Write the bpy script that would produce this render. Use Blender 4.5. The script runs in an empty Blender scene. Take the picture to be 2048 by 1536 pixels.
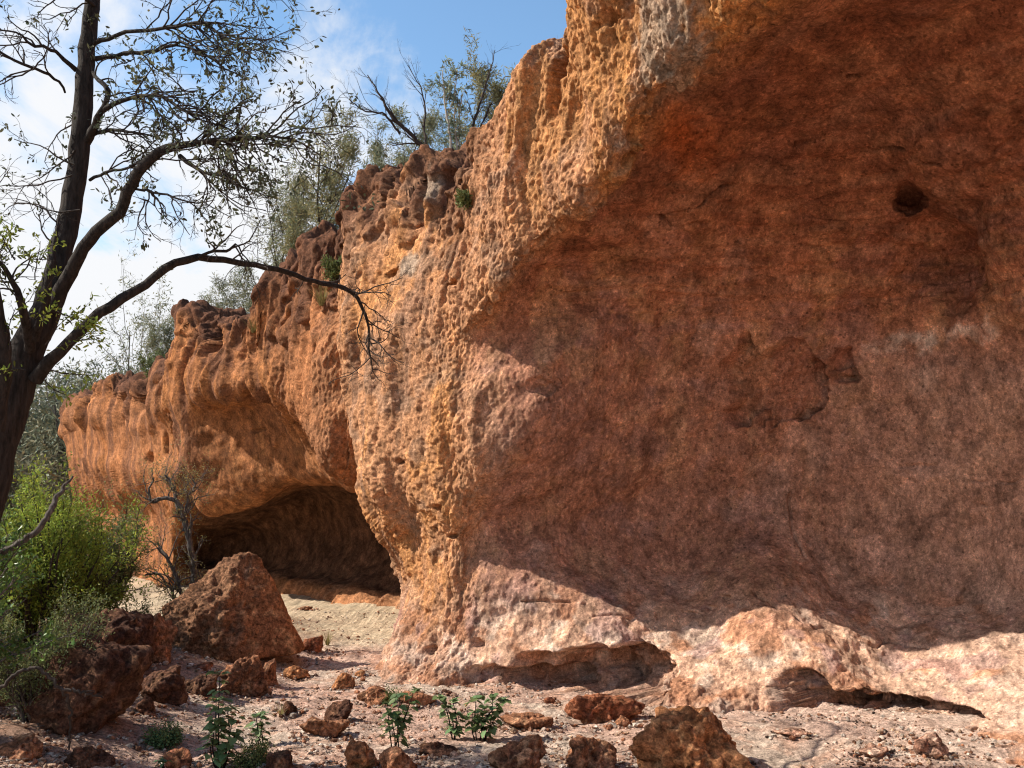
import bpy, math, random
import numpy as np
from mathutils import Vector

SC = bpy.context.scene
COL = SC.collection
D = math.radians

# ------------------------------------------------------------------ camera
FPX = 2010.0
PITCH = D(6.58)
CZ = 1.6
cam_d = bpy.data.cameras.new("camera")
cam_d.sensor_width = 36.0
cam_d.lens = FPX / 2048.0 * 36.0
cam_d.clip_end = 3000.0
cam = bpy.data.objects.new("camera", cam_d)
COL.objects.link(cam)
cam.location = (0, 0, CZ)
cam.rotation_euler = (D(90) + PITCH, 0, 0)
SC.camera = cam


def P(px, py, Y):
    """a point of the photograph (2048 x 1536) at forward distance Y"""
    dx = (px - 1024) / FPX
    dy = (768 - py) / FPX
    d = np.array([dx, math.cos(PITCH) - dy * math.sin(PITCH), math.sin(PITCH) + dy * math.cos(PITCH)])
    d = d * (Y / d[1])
    return np.array([d[0], Y, CZ + d[2]])


# ------------------------------------------------------------------ noise
def _hash(i, j, k, seed):
    h = (i.astype(np.uint32) * np.uint32(374761393) + j.astype(np.uint32) * np.uint32(668265263)
         + k.astype(np.uint32) * np.uint32(2147483647 - 58) + np.uint32(seed * 97 + 13) * np.uint32(1274126177))
    h = (h ^ (h >> np.uint32(13))) * np.uint32(1274126177)
    h ^= h >> np.uint32(16)
    h = h * np.uint32(2246822519)
    h ^= h >> np.uint32(13)
    return h


_G = np.array([(1, 1, 0), (-1, 1, 0), (1, -1, 0), (-1, -1, 0), (1, 0, 1), (-1, 0, 1), (1, 0, -1), (-1, 0, -1),
               (0, 1, 1), (0, -1, 1), (0, 1, -1), (0, -1, -1), (1, 1, 0), (-1, 1, 0), (0, -1, 1), (0, -1, -1)], dtype=np.float32)


def perlin(p, seed=0):
    """gradient noise in about -1..1; p is (n,3)"""
    out = np.empty(len(p), dtype=np.float32)
    for a in range(0, len(p), 200000):
        q = np.asarray(p[a:a + 200000], dtype=np.float64)
        f0 = np.floor(q)
        i = f0.astype(np.int64)
        f = (q - f0).astype(np.float32)
        u = f * f * f * (f * (f * 6 - 15) + 10)
        r = 0
        for dx in (0, 1):
            wx = u[:, 0] if dx else 1 - u[:, 0]
            for dy in (0, 1):
                wy = u[:, 1] if dy else 1 - u[:, 1]
                for dz in (0, 1):
                    wz = u[:, 2] if dz else 1 - u[:, 2]
                    g = _G[_hash(i[:, 0] + dx, i[:, 1] + dy, i[:, 2] + dz, seed) & np.uint32(15)]
                    r = r + wx * wy * wz * (g[:, 0] * (f[:, 0] - dx) + g[:, 1] * (f[:, 1] - dy) + g[:, 2] * (f[:, 2] - dz))
        out[a:a + 200000] = r
    return out


def fbm(p, octaves=4, seed=0, gain=.5, lac=2.03):
    r = 0
    amp = 1.0
    q = np.asarray(p, dtype=np.float64)
    for o in range(octaves):
        r = r + amp * perlin(q, seed + o * 7)
        q = q * lac + 5.3
        amp *= gain
    return r


def ridged(p, octaves=3, seed=0, gain=.5):
    r = 0
    amp = 1.0
    q = np.asarray(p, dtype=np.float64)
    for o in range(octaves):
        r = r + amp * (1 - 2.2 * np.abs(perlin(q, seed + o * 11)))
        q = q * 2.1 + 3.7
        amp *= gain
    return r


def worley(p, seed=0):
    """distance to the nearest feature point, and a random number of that cell"""
    out = np.empty(len(p), dtype=np.float32)
    rid = np.empty(len(p), dtype=np.float32)
    for a in range(0, len(p), 200000):
        q = np.asarray(p[a:a + 200000], dtype=np.float64)
        f0 = np.floor(q)
        i = f0.astype(np.int64)
        best = np.full(len(q), 9.0)
        br = np.zeros(len(q))
        for dx in (-1, 0, 1):
            for dy in (-1, 0, 1):
                for dz in (-1, 0, 1):
                    h = _hash(i[:, 0] + dx, i[:, 1] + dy, i[:, 2] + dz, seed)
                    cx = (h & np.uint32(1023)) / 1024.0
                    cy = ((h >> np.uint32(10)) & np.uint32(1023)) / 1024.0
                    cz = ((h >> np.uint32(20)) & np.uint32(1023)) / 1024.0
                    d = (f0[:, 0] + dx + cx - q[:, 0]) ** 2 + (f0[:, 1] + dy + cy - q[:, 1]) ** 2 + (f0[:, 2] + dz + cz - q[:, 2]) ** 2
                    m = d < best
                    best = np.where(m, d, best)
                    br = np.where(m, (h & np.uint32(255)) / 255.0, br)
        out[a:a + 200000] = np.sqrt(best)
        rid[a:a + 200000] = br
    return out, rid


def sstep(a, b, x):
    t = np.clip((x - a) / (b - a + 1e-12), 0, 1)
    return t * t * (3 - 2 * t)


def mixc(a, b, w):
    w = np.asarray(w)[:, None]
    return a * (1 - w) + np.asarray(b) * w


# ------------------------------------------------------------------ mesh helpers
def mesh_np(name, verts, faces, mat=None, parent=None, smooth=True, col=None, loc=None):
    """verts (n,3); faces (m,k) array of equal sized faces, or list of such arrays; col (n,3) linear colour"""
    if isinstance(faces, np.ndarray):
        faces = [faces]
    faces = [np.asarray(f, dtype=np.int32) for f in faces if len(f)]
    me = bpy.data.meshes.new(name)
    v = np.asarray(verts, dtype=np.float32)
    me.vertices.add(len(v))
    me.vertices.foreach_set("co", v.ravel())
    tot = np.concatenate([np.full(len(f), f.shape[1], dtype=np.int32) for f in faces])
    idx = np.concatenate([f.ravel() for f in faces])
    st = np.concatenate([[0], np.cumsum(tot)[:-1]]).astype(np.int32)
    me.loops.add(len(idx))
    me.loops.foreach_set("vertex_index", idx)
    me.polygons.add(len(tot))
    me.polygons.foreach_set("loop_start", st)
    me.polygons.foreach_set("loop_total", tot)
    me.polygons.foreach_set("use_smooth", np.full(len(tot), smooth, dtype=bool))
    if col is not None:
        at = me.color_attributes.new("tint", 'FLOAT_COLOR', 'POINT')
        c = np.ones((len(v), 4), dtype=np.float32)
        c[:, :3] = col
        at.data.foreach_set("color", c.ravel())
    me.update()
    me.validate()
    if mat:
        me.materials.append(mat)
    o = bpy.data.objects.new(name, me)
    COL.objects.link(o)
    if parent is not None:
        o.parent = parent
    if loc is not None:
        o.location = loc
    return o


def tag(o, label=None, cat=None, group=None, kind=None):
    if label:
        o["label"] = label
    if cat:
        o["category"] = cat
    if group:
        o["group"] = group
    if kind:
        o["kind"] = kind
    return o


def empty(name, loc):
    o = bpy.data.objects.new(name, None)
    COL.objects.link(o)
    o.location = [float(x) for x in loc]
    return o


# ------------------------------------------------------------------ materials
def new_mat(name):
    m = bpy.data.materials.new(name)
    m.use_nodes = True
    nt = m.node_tree
    nt.nodes.clear()
    return m, nt


def N(nt, t, **kw):
    n = nt.nodes.new(t)
    for k, v in kw.items():
        if k.startswith("i_"):
            n.inputs[k[2:].replace("_", " ")].default_value = v
        else:
            setattr(n, k, v)
    return n


def rock_material(name, grain=90.0, bump=.012, contrast=.35, rough=.95, specks=.5, streak=1.0, chips=.16):
    """colour from the mesh's own mineral tint, broken up by grain, streaks and ironstone specks, with a grainy relief"""
    m, nt = new_mat(name)
    L = nt.links.new
    out = N(nt, 'ShaderNodeOutputMaterial')
    b = N(nt, 'ShaderNodeBsdfPrincipled')
    b.inputs['Roughness'].default_value = rough
    b.inputs['Specular IOR Level'].default_value = .10
    at = N(nt, 'ShaderNodeAttribute', attribute_name="tint")
    tc = N(nt, 'ShaderNodeTexCoord')
    mp = N(nt, 'ShaderNodeMapping')
    mp.inputs['Scale'].default_value = (1, 1, 1 / (1 + 1.6 * streak))
    L(tc.outputs['Object'], mp.inputs['Vector'])

    def noise(scale, detail, vec):
        n = N(nt, 'ShaderNodeTexNoise')
        n.inputs['Scale'].default_value = scale
        n.inputs['Detail'].default_value = detail
        n.inputs['Roughness'].default_value = .72
        L(vec, n.inputs['Vector'])
        return n.outputs['Fac']

    def remap(v, lo, hi, amt):
        r = N(nt, 'ShaderNodeMapRange')
        r.inputs['From Min'].default_value = lo
        r.inputs['From Max'].default_value = hi
        r.inputs['To Min'].default_value = 1 - amt
        r.inputs['To Max'].default_value = 1 + amt
        L(v, r.inputs['Value'])
        return r.outputs[0]

    def mul(x, y):
        k = N(nt, 'ShaderNodeMath', operation='MULTIPLY')
        L(x, k.inputs[0])
        L(y, k.inputs[1])
        return k.outputs[0]

    n1 = noise(grain, 4, tc.outputs['Object'])
    n2 = noise(grain * .38, 6, mp.outputs[0])
    n3 = noise(grain * .1, 8, mp.outputs[0])
    f = mul(mul(remap(n1, .36, .64, contrast), remap(n2, .42, .58, contrast * .9)), remap(n3, .40, .60, contrast * .8))
    n4 = noise(grain * .42, 8, tc.outputs['Object'])
    n5 = noise(grain * .23, 8, tc.outputs['Object'])
    f = mul(f, remap(n4, .555, .60, chips))
    f = mul(f, remap(n5, .40, .44, chips * .7))
    vo = N(nt, 'ShaderNodeTexVoronoi')
    vo.inputs['Scale'].default_value = grain * .45
    L(tc.outputs['Object'], vo.inputs['Vector'])
    sp = N(nt, 'ShaderNodeSeparateColor')
    L(vo.outputs['Color'], sp.inputs[0])
    isd = N(nt, 'ShaderNodeMath', operation='GREATER_THAN')
    L(sp.outputs[0], isd.inputs[0])
    isd.inputs[1].default_value = .93
    core = N(nt, 'ShaderNodeMath', operation='LESS_THAN')
    L(vo.outputs['Distance'], core.inputs[0])
    core.inputs[1].default_value = .42
    k = mul(isd.outputs[0], core.outputs[0])
    dk = N(nt, 'ShaderNodeMapRange')
    dk.inputs['To Min'].default_value = 1
    dk.inputs['To Max'].default_value = 1 - specks
    L(k, dk.inputs['Value'])
    f = mul(f, dk.outputs[0])
    vm = N(nt, 'ShaderNodeVectorMath', operation='SCALE')
    L(at.outputs['Color'], vm.inputs[0])
    L(f, vm.inputs['Scale'])
    L(vm.outputs['Vector'], b.inputs['Base Color'])
    ad = N(nt, 'ShaderNodeMath', operation='MULTIPLY_ADD')
    L(n2, ad.inputs[0])
    ad.inputs[1].default_value = 2.2
    L(n1, ad.inputs[2])
    bu = N(nt, 'ShaderNodeBump')
    bu.inputs['Strength'].default_value = .9
    bu.inputs['Distance'].default_value = bump
    L(ad.outputs[0], bu.inputs['Height'])
    L(bu.outputs['Normal'], b.inputs['Normal'])
    L(b.outputs[0], out.inputs[0])
    return m


def leaf_material(name, col, var=.35, trans=.3, rough=.65):
    m, nt = new_mat(name)
    L = nt.links.new
    out = N(nt, 'ShaderNodeOutputMaterial')
    b = N(nt, 'ShaderNodeBsdfPrincipled')
    b.inputs['Roughness'].default_value = rough
    b.inputs['Specular IOR Level'].default_value = .18
    t = N(nt, 'ShaderNodeBsdfTranslucent')
    mx = N(nt, 'ShaderNodeMixShader')
    mx.inputs[0].default_value = trans
    at = N(nt, 'ShaderNodeAttribute', attribute_name="tint")
    rgb = N(nt, 'ShaderNodeRGB')
    rgb.outputs[0].default_value = (*col, 1)
    tc = N(nt, 'ShaderNodeTexCoord')
    no = N(nt, 'ShaderNodeTexNoise')
    no.inputs['Scale'].default_value = 2.5
    L(tc.outputs['Object'], no.inputs['Vector'])
    mr = N(nt, 'ShaderNodeMapRange')
    mr.inputs['From Min'].default_value = .3
    mr.inputs['From Max'].default_value = .7
    mr.inputs['To Min'].default_value = 1 - var
    mr.inputs['To Max'].default_value = 1 + var
    L(no.outputs['Fac'], mr.inputs['Value'])
    v0 = N(nt, 'ShaderNodeVectorMath', operation='MULTIPLY')
    L(rgb.outputs[0], v0.inputs[0])
    L(at.outputs['Color'], v0.inputs[1])
    vm = N(nt, 'ShaderNodeVectorMath', operation='SCALE')
    L(v0.outputs[0], vm.inputs[0])
    L(mr.outputs[0], vm.inputs['Scale'])
    L(vm.outputs[0], b.inputs['Base Color'])
    L(vm.outputs[0], t.inputs['Color'])
    L(b.outputs[0], mx.inputs[1])
    L(t.outputs[0], mx.inputs[2])
    L(mx.outputs[0], out.inputs[0])
    return m


def bark_material(name, dark, light, scale=40.0, bump=.012, stretch=.25):
    m, nt = new_mat(name)
    L = nt.links.new
    out = N(nt, 'ShaderNodeOutputMaterial')
    b = N(nt, 'ShaderNodeBsdfPrincipled')
    b.inputs['Roughness'].default_value = .9
    b.inputs['Specular IOR Level'].default_value = .2
    tc = N(nt, 'ShaderNodeTexCoord')
    mp = N(nt, 'ShaderNodeMapping')
    mp.inputs['Scale'].default_value = (1, 1, stretch)
    L(tc.outputs['Object'], mp.inputs['Vector'])
    n1 = N(nt, 'ShaderNodeTexNoise')
    n1.inputs['Scale'].default_value = scale
    n1.inputs['Detail'].default_value = 6
    n1.inputs['Roughness'].default_value = .7
    L(mp.outputs[0], n1.inputs['Vector'])
    rp = N(nt, 'ShaderNodeValToRGB')
    rp.color_ramp.elements[0].position = .35
    rp.color_ramp.elements[0].color = (*dark, 1)
    rp.color_ramp.elements[1].position = .68
    rp.color_ramp.elements[1].color = (*light, 1)
    L(n1.outputs['Fac'], rp.inputs[0])
    L(rp.outputs[0], b.inputs['Base Color'])
    bu = N(nt, 'ShaderNodeBump')
    bu.inputs['Strength'].default_value = 1.0
    bu.inputs['Distance'].default_value = bump
    L(n1.outputs['Fac'], bu.inputs['Height'])
    L(bu.outputs['Normal'], b.inputs['Normal'])
    L(b.outputs[0], out.inputs[0])
    return m


M_CLIFF = rock_material("laterite cliff", 75, .008, .26, specks=.4, streak=.15, chips=.2)
M_ROCK = rock_material("laterite boulder", 75, .012, .4, streak=0)
M_GROUND = rock_material("sandy gravel", 150, .006, .3, streak=0)
# ------------------------------------------------------------------ the cliff
NIN = np.array([.818, .576])          # into the hill
TAL = np.array([-.576, .818])         # along the face, away from the camera
W = lambda x, y, z: np.array([x, y, z], dtype=float)

# every station: top edge, face, lip outer, lip inner, roof, wall upper, wall mid, wall low, ledge, toe
ST = []
CAVE = []


def st(cave, *rows):
    ST.append([r if isinstance(r, np.ndarray) else P(*r) for r in rows])
    CAVE.append(cave)


st(.0, W(6.6, -2.5, 6.4), W(6.1, -2.8, 5.2), W(5.9, -2.9, 4.2), W(5.85, -2.9, 3.8), W(5.7, -3, 3.2), W(5.6, -3, 2.5), W(5.6, -3, 1.8), W(5.5, -3.1, 1.0), W(5.3, -3.2, .4), W(5.0, -3.3, 0))
st(.3, W(6.3, .6, 6.6), W(5.8, .3, 5.4), W(5.6, .2, 4.6), W(5.65, .2, 4.2), W(5.9, .3, 3.5), W(5.9, .3, 2.6), W(5.9, .3, 1.8), W(5.7, .2, 1.0), W(5.4, .1, .4), W(5.1, 0, 0))
st(1., W(4.6, 2.6, 7.0), W(4.1, 2.2, 6.1), W(4.0, 2.1, 5.2), W(4.2, 2.3, 5.0), W(5.2, 3.5, 4.6), W(6.0, 4.3, 3.5), W(6.1, 4.6, 2.3), W(5.9, 4.5, 1.2), W(5.5, 4.2, .5), W(4.9, 3.9, 0))
st(1., W(3.0, 4.6, 7.0), W(2.65, 4.3, 6.1), W(2.55, 4.35, 5.2), W(2.75, 4.5, 4.97), W(3.8, 5.5, 4.75), W(4.85, 6.4, 3.6), W(4.95, 6.6, 2.3), W(4.8, 6.5, 1.2), W(4.5, 6.2, .5), W(4.0, 5.7, 0))
st(1., W(1.95, 5.95, 6.9), W(1.6, 5.8, 6.0), W(1.62, 5.85, 5.05), W(1.8, 6.0, 4.9), W(2.85, 6.9, 4.75), W(3.85, 7.8, 3.6), (2029, 820, 8.4), (2029, 1200, 8.35), (2029, 1405, 7.25), (2010, 1476, 6.8))
st(1., W(1.2, 6.75, 6.2), W(1.12, 6.6, 5.5), (1450, 60, 6.6), (1480, 85, 6.8), (1650, 250, 7.7), (1800, 500, 8.55), (1790, 800, 9.15), (1780, 1160, 9.15), (1760, 1392, 8.02), (1750, 1408, 7.94))
st(1., (1178, -60, 7.4), (1240, 60, 7.1), (1285, 200, 7.15), (1310, 225, 7.35), (1450, 350, 8.2), (1550, 540, 8.9), (1560, 800, 9.4), (1550, 1040, 9.6), (1545, 1215, 8.65), (1530, 1402, 8.0))
st(1., (1150, 95, 8.1), (1165, 220, 7.85), (1205, 350, 7.75), (1225, 370, 7.95), (1290, 470, 8.5), (1350, 600, 9.0), (1370, 810, 9.5), (1370, 1070, 9.8), (1360, 1275, 8.8), (1330, 1385, 8.35))
st(1., (1050, 140, 8.7), (1040, 330, 8.5), (1055, 500, 8.4), (1070, 520, 8.55), (1110, 600, 8.95), (1165, 690, 8.88), (1155, 850, 9.08), (1160, 1050, 9.65), (1150, 1240, 9.0), (1150, 1372, 8.65))
st(.8, (975, 285, 9.3), (955, 460, 9.0), (950, 625, 8.85), (960, 645, 8.95), (985, 700, 8.98), (1040, 775, 8.84), (1040, 885, 8.9), (985, 1050, 9.45), (990, 1190, 9.12), (950, 1358, 8.98))
st(.1, (925, 395, 9.9), (890, 540, 9.6), (875, 660, 9.4), (875, 700, 9.37), (875, 790, 9.32), (880, 880, 9.3), (885, 985, 9.28), (897, 1100, 9.42), (890, 1230, 9.42), (855, 1352, 9.2))
st(.0, (840, 348, 10.8), (800, 500, 10.3), (785, 620, 10.1), (780, 670, 10.05), (775, 780, 10.0), (768, 880, 9.95), (772, 985, 9.85), (822, 1105, 10.2), (838, 1220, 10.08), (790, 1345, 9.4))
st(.0, (745, 385, 11.7), (720, 540, 11.2), (715, 650, 11.0), (718, 700, 10.97), (722, 800, 10.9), (733, 900, 10.75), (738, 1005, 10.6), (796, 1122, 11.0), (812, 1220, 10.65), (783, 1325, 10.1))
st(.7, (705, 425, 12.5), (712, 600, 12.0), (722, 900, 11.75), (738, 952, 12.1), (770, 952, 14.2), (830, 990, 16.2), (840, 1050, 16.6), (835, 1100, 16.6), (825, 1150, 16.3), (812, 1200, 15.6))
st(1., (640, 512, 13.1), (640, 700, 12.4), (655, 915, 11.9), (690, 966, 12.3), (695, 964, 14.4), (692, 985, 17.4), (680, 1050, 18.2), (670, 1105, 18.1), (660, 1145, 17.8), (650, 1180, 17.1))
st(1., (560, 555, 14.3), (570, 720, 13.8), (603, 850, 13.6), (606, 872, 14.6), (588, 966, 15.9), (600, 985, 18.4), (600, 1050, 19.0), (590, 1105, 19.2), (580, 1138, 18.9), (570, 1163, 18.2))
st(1., (505, 652, 15.2), (505, 710, 14.9), (535, 785, 14.5), (533, 812, 15.3), (495, 1000, 16.4), (520, 1015, 18.6), (510, 1065, 20.0), (500, 1105, 20.2), (490, 1130, 20.0), (480, 1148, 19.4))
st(.8, (440, 664, 16.3), (430, 720, 15.8), (435, 785, 15.6), (440, 812, 16.2), (412, 1005, 16.8), (430, 1025, 18.6), (425, 1070, 20.0), (415, 1100, 20.3), (400, 1122, 20.2), (390, 1142, 19.6))
st(.2, (382, 650, 17.3), (362, 720, 17.0), (357, 790, 16.9), (360, 825, 16.9), (365, 900, 17.0), (355, 955, 17.1), (352, 1000, 17.9), (350, 1050, 18.9), (345, 1090, 19.2), (338, 1118, 19.0))
st(.1, (322, 772, 19.4), (315, 800, 19.1), (312, 850, 19.0), (312, 870, 19.0), (310, 910, 19.05), (308, 955, 19.1), (308, 990, 19.9), (308, 1030, 20.9), (305, 1065, 21.2), (300, 1095, 21.0))
st(.0, (245, 784, 22.0), (242, 800, 21.7), (238, 840, 21.6), (236, 865, 21.6), (234, 900, 21.6), (234, 945, 21.6), (238, 985, 22.2), (242, 1020, 23.1), (240, 1050, 23.3), (235, 1078, 23.0))
st(.0, (188, 797, 24.2), (168, 810, 24.0), (160, 840, 23.9), (160, 860, 23.9), (163, 900, 23.9), (168, 935, 23.9), (178, 980, 24.4), (188, 1015, 25.0), (190, 1040, 25.1), (184, 1066, 25.0))
st(.0, (152, 825, 27.0), (140, 850, 26.8), (136, 870, 26.8), (137, 885, 26.8), (138, 910, 26.8), (142, 940, 26.8), (146, 970, 26.9), (150, 1005, 27.0), (150, 1030, 27.0), (146, 1058, 26.8))
st(.0, W(-10.2, 31, 3.2), W(-10.4, 31, 2.8), W(-10.5, 31, 2.4), W(-10.5, 31, 2.2), W(-10.5, 31, 1.8), W(-10.5, 31, 1.5), W(-10.5, 31, 1.2), W(-10.6, 31, .8), W(-10.7, 31, .4), W(-11., 31, 0))
st(.0, W(-8.0, 36, 1.2), W(-8.2, 36, 1.1), W(-8.3, 36, 1.0), W(-8.4, 36, .9), W(-8.5, 36, .8), W(-8.6, 36, .7), W(-8.7, 36, .5), W(-8.8, 36, .4), W(-8.9, 36, .2), W(-9.2, 36, 0))



def step(i, f, *tops):
    """an extra station between i and i+1 whose top edge steps"""
    a, b = ST[i], ST[i + 1]
    n = [x * (1 - f) + y * f for x, y in zip(a, b)]
    n[0] = P(*tops[0])
    return n, CAVE[i] * (1 - f) + CAVE[i + 1] * f


ONUM = list(range(len(ST)))
for i, adds in ((18, ((.22, (368, 690, 17.7)), (.5, (352, 750, 18.4)))), (15, ((.3, (534, 585, 14.55)), (.5, (521, 625, 14.8)))),
                (13, ((.2, (690, 440, 12.5)), (.36, (687, 505, 12.8)))), (10, ((.3, (912, 352, 10.15)), (.72, (868, 338, 10.5))))):
    for k, (f, tp) in enumerate(adds):
        n, cv = step(i + k, (f if k == 0 else (f - adds[0][0]) / (1 - adds[0][0])), tp)
        ST.insert(i + k + 1, n)
        CAVE.insert(i + k + 1, cv)
        ONUM.insert(i + k + 1, i + f)
S = len(ST)
C = np.zeros((S, 13, 3))
for i, rows in enumerate(ST):
    top, toe = rows[0], rows[-1]
    C[i, 2:12] = np.array(rows)
    inn = np.array([NIN[0], NIN[1], 0])
    C[i, 1] = top + inn * 1.0 + (0, 0, .12)
    C[i, 0] = top + inn * 16 + (0, 0, .5)
    C[i, 12] = toe - inn * .5 - (0, 0, .45)
    if i > 12:
        C[i, 11, 2] = min(C[i, 11, 2], .15)
        C[i, 12, 2] = -.45
CAVE = np.array(CAVE)


def hermite_axis0(C, t, tq):
    """non-uniform Catmull-Rom along axis 0"""
    n = len(t)
    d = np.diff(C, axis=0) / np.diff(t).reshape(-1, *([1] * (C.ndim - 1)))
    m = np.zeros_like(C)
    h = np.diff(t)
    for i in range(1, n - 1):
        m[i] = (d[i - 1] * h[i] + d[i] * h[i - 1]) / (h[i] + h[i - 1])
    m[0], m[-1] = d[0], d[-1]
    k = np.clip(np.searchsorted(t, tq, side='right') - 1, 0, n - 2)
    hh = (t[k + 1] - t[k])
    x = (tq - t[k]) / hh
    sh = (-1,) + (1,) * (C.ndim - 1)
    x, hh = x.reshape(sh), hh.reshape(sh)
    return ((2 * x ** 3 - 3 * x ** 2 + 1) * C[k] + (x ** 3 - 2 * x ** 2 + x) * hh * m[k]
            + (-2 * x ** 3 + 3 * x ** 2) * C[k + 1] + (x ** 3 - x ** 2) * hh * m[k + 1])


def proj(V):
    """photo pixels of world points"""
    d = V - np.array([0, 0, CZ])
    c, s = math.cos(PITCH), math.sin(PITCH)
    f = np.maximum(d[..., 1] * c + d[..., 2] * s, .3)
    up = -d[..., 1] * s + d[..., 2] * c
    return np.stack([1024 + FPX * d[..., 0] / f, 768 - FPX * up / f], -1)


RES = 2.05   # photo pixels per mesh step
tu = np.concatenate([[0], np.cumsum(np.linalg.norm(np.diff(C, axis=0), axis=2)[:, 2:].mean(1))])
tv = np.concatenate([[0], np.cumsum(np.linalg.norm(np.diff(C, axis=1), axis=2)[3:22].mean(0))])


def samples(t, A, vis):
    q = []
    pr = proj(A)
    for i in range(len(t) - 1):
        L = np.linalg.norm(pr[i + 1] - pr[i], axis=-1)[vis].max()
        Lw = np.linalg.norm(A[i + 1] - A[i], axis=-1)[vis].max()
        n = int(np.clip(L / RES, 6, 230))
        n = min(n, int(Lw / .008) + 4)
        q.append(np.linspace(t[i], t[i + 1], n, endpoint=False))
    q.append([t[-1]])
    return np.concatenate(q)


qu = samples(tu, C, slice(2, 12))
# the stations outside the frame can stay coarse
keep = np.ones(len(qu), bool)
off = np.where(qu < tu[3] + .45 * (tu[4] - tu[3]))[0]
keep[off] = (np.arange(len(off)) % 5 == 0)
qu = qu[keep]
qv = samples(tv, C.transpose(1, 0, 2), slice(4, 20))
back = np.where(qv < tv[1])[0]
kv = np.ones(len(qv), bool)
kv[back] = np.arange(len(back)) % 4 == 0
qv = qv[kv]
G1 = hermite_axis0(C, tu, qu)                                   # (U,13,3)
G = hermite_axis0(G1.transpose(1, 0, 2), tv, qv).transpose(1, 0, 2)   # (U,V,3)
U_, V_ = G.shape[:2]
rowf = np.interp(qv, tv, np.arange(13))
staf = np.interp(qu, tu, np.arange(S))
RW = np.broadcast_to(rowf[None, :], (U_, V_)).ravel()
SW = np.broadcast_to(staf[:, None], (U_, V_)).ravel()
CV = np.interp(SW, np.arange(S), CAVE)
SW = np.interp(SW, np.arange(S), np.array(ONUM, dtype=float))     # station number as first written


def grid_normals(G):
    a = np.gradient(G, axis=0)
    b = np.gradient(G, axis=1)
    n = np.cross(a, b)
    return n / (np.linalg.norm(n, axis=2, keepdims=True) + 1e-12)


nrm = grid_normals(G)
# outward check: the face should look towards -NIN
if (nrm[U_ // 3, :, :2] @ NIN)[V_ // 4] > 0:
    nrm = -nrm
    FLIP = True
else:
    FLIP = False

Pt = G.reshape(-1, 3).copy()
al = Pt[:, 0] * TAL[0] + Pt[:, 1] * TAL[1]
inw = Pt[:, 0] * NIN[0] + Pt[:, 1] * NIN[1]
zz = Pt[:, 2]
LOC = np.stack([al, inw, zz], 1)

incave = sstep(4.7, 5.4, RW) * sstep(.25, .75, CV) * (1 - sstep(10.6, 11.2, RW))
front = np.clip(1 - incave, 0, 1) * sstep(.5, 1.3, RW)
topw = 1 - sstep(2.0, 3.0, RW)

# ---- first pass: large shapes along the smooth normal
Nn = nrm.reshape(-1, 3)
warp = LOC + .25 * np.stack([perlin(LOC * 1.1, 71), perlin(LOC * 1.1, 72), perlin(LOC * 1.1, 73)], 1)
flut = ridged(warp * (1.25, .5, .16), 3, 21)
d = .10 * fbm(LOC * .8, 3, 1)
d += front * (1 - .8 * sstep(4.0, 5.6, RW) * sstep(14, 17, SW)) * ((.105 + .09 * sstep(14, 17, SW)) * (flut - .55) + .05 * fbm(warp * (3.2, 3.2, .7), 3, 5))
d += incave * .05 * fbm(LOC * (1.4, 1.4, 2.2), 3, 9)
# jagged crest
crest = sstep(.6, 1.6, RW) * (1 - sstep(2.3, 3.1, RW))
far = sstep(9.5, 12, SW)
jag = ridged(np.stack([al * .95, inw * .6, 0 * al], 1), 3, 33)
zup = crest * (.10 + .12 * far) * (jag - .5)
Pt = Pt + Nn * d[:, None]
cw, cr_ = worley(np.stack([al * 2.9, inw * 2.2, .15 * zz], 1) + .75 * np.stack([perlin(LOC * 2.3, 81), perlin(LOC * 2.3, 82), 0 * al], 1), 83)
stump = (cr_ - .45) * (1 - sstep(.45, .62, cw))
Pt[:, 2] += zup + crest * (.22 + .05 * far) * stump * sstep(8.4, 9.6, SW)
blk, brd = worley(LOC * (2.6, 2.6, 3.4) + .5 * np.stack([perlin(LOC * 3, 84), perlin(LOC * 3, 85), perlin(LOC * 3, 86)], 1), 87)
crest3 = sstep(.7, 1.5, RW) * (1 - sstep(2.5, 3.4, RW)) * sstep(8.0, 9.3, SW)
Pt += (crest3 * (.14 * (brd - .45) * (1 - sstep(.35, .65, blk)) - .05 * sstep(.45, .62, blk) + .05 * perlin(LOC * (6, 6, 4), 88)))[:, None] * Nn
# plateau undulation so the top does not read as a sheet
pl = 1 - sstep(.9, 1.8, RW)
Pt[:, 2] += pl * .15 * fbm(LOC * (.7, .7, 0), 3, 41)


# ---- carved features, all given by where they stand on the rock
def cut(center, size, depth, sharp=.25, dirn=None, rough=.3, rs=3.0, seed=50):
    """push the rock in inside a rough ellipsoid"""
    global Pt
    q = (Pt - center) / np.asarray(size)
    m = (np.abs(q) < 2.0).all(1)
    idx = np.where(m)[0]
    if not len(idx):
        return
    r = np.linalg.norm(q[idx], axis=1) + rough * fbm(Pt[idx] * rs, 3, seed)
    w = 1 - sstep(1 - sharp, 1 + sharp * .3, r)
    dr = np.array([NIN[0], NIN[1], .05]) if dirn is None else -Nn[idx[w > .3]].mean(0) if isinstance(dirn, str) else np.asarray(dirn)
    Pt[idx] += dr * (depth * w)[:, None]
    return idx, w


CUTS = []


def surf(px, py):
    pr = proj(Pt)
    near = np.where((np.abs(pr[:, 0] - px) < 6) & (np.abs(pr[:, 1] - py) < 6) & (Pt[:, 1] > 1))[0]
    return Pt[near[np.argmin(Pt[near, 1])]].copy()


# round hole and hollow high on the right
cut(surf(1868, 505), (.50, .6, .55), .42, .9, rough=.3, seed=51)
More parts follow.
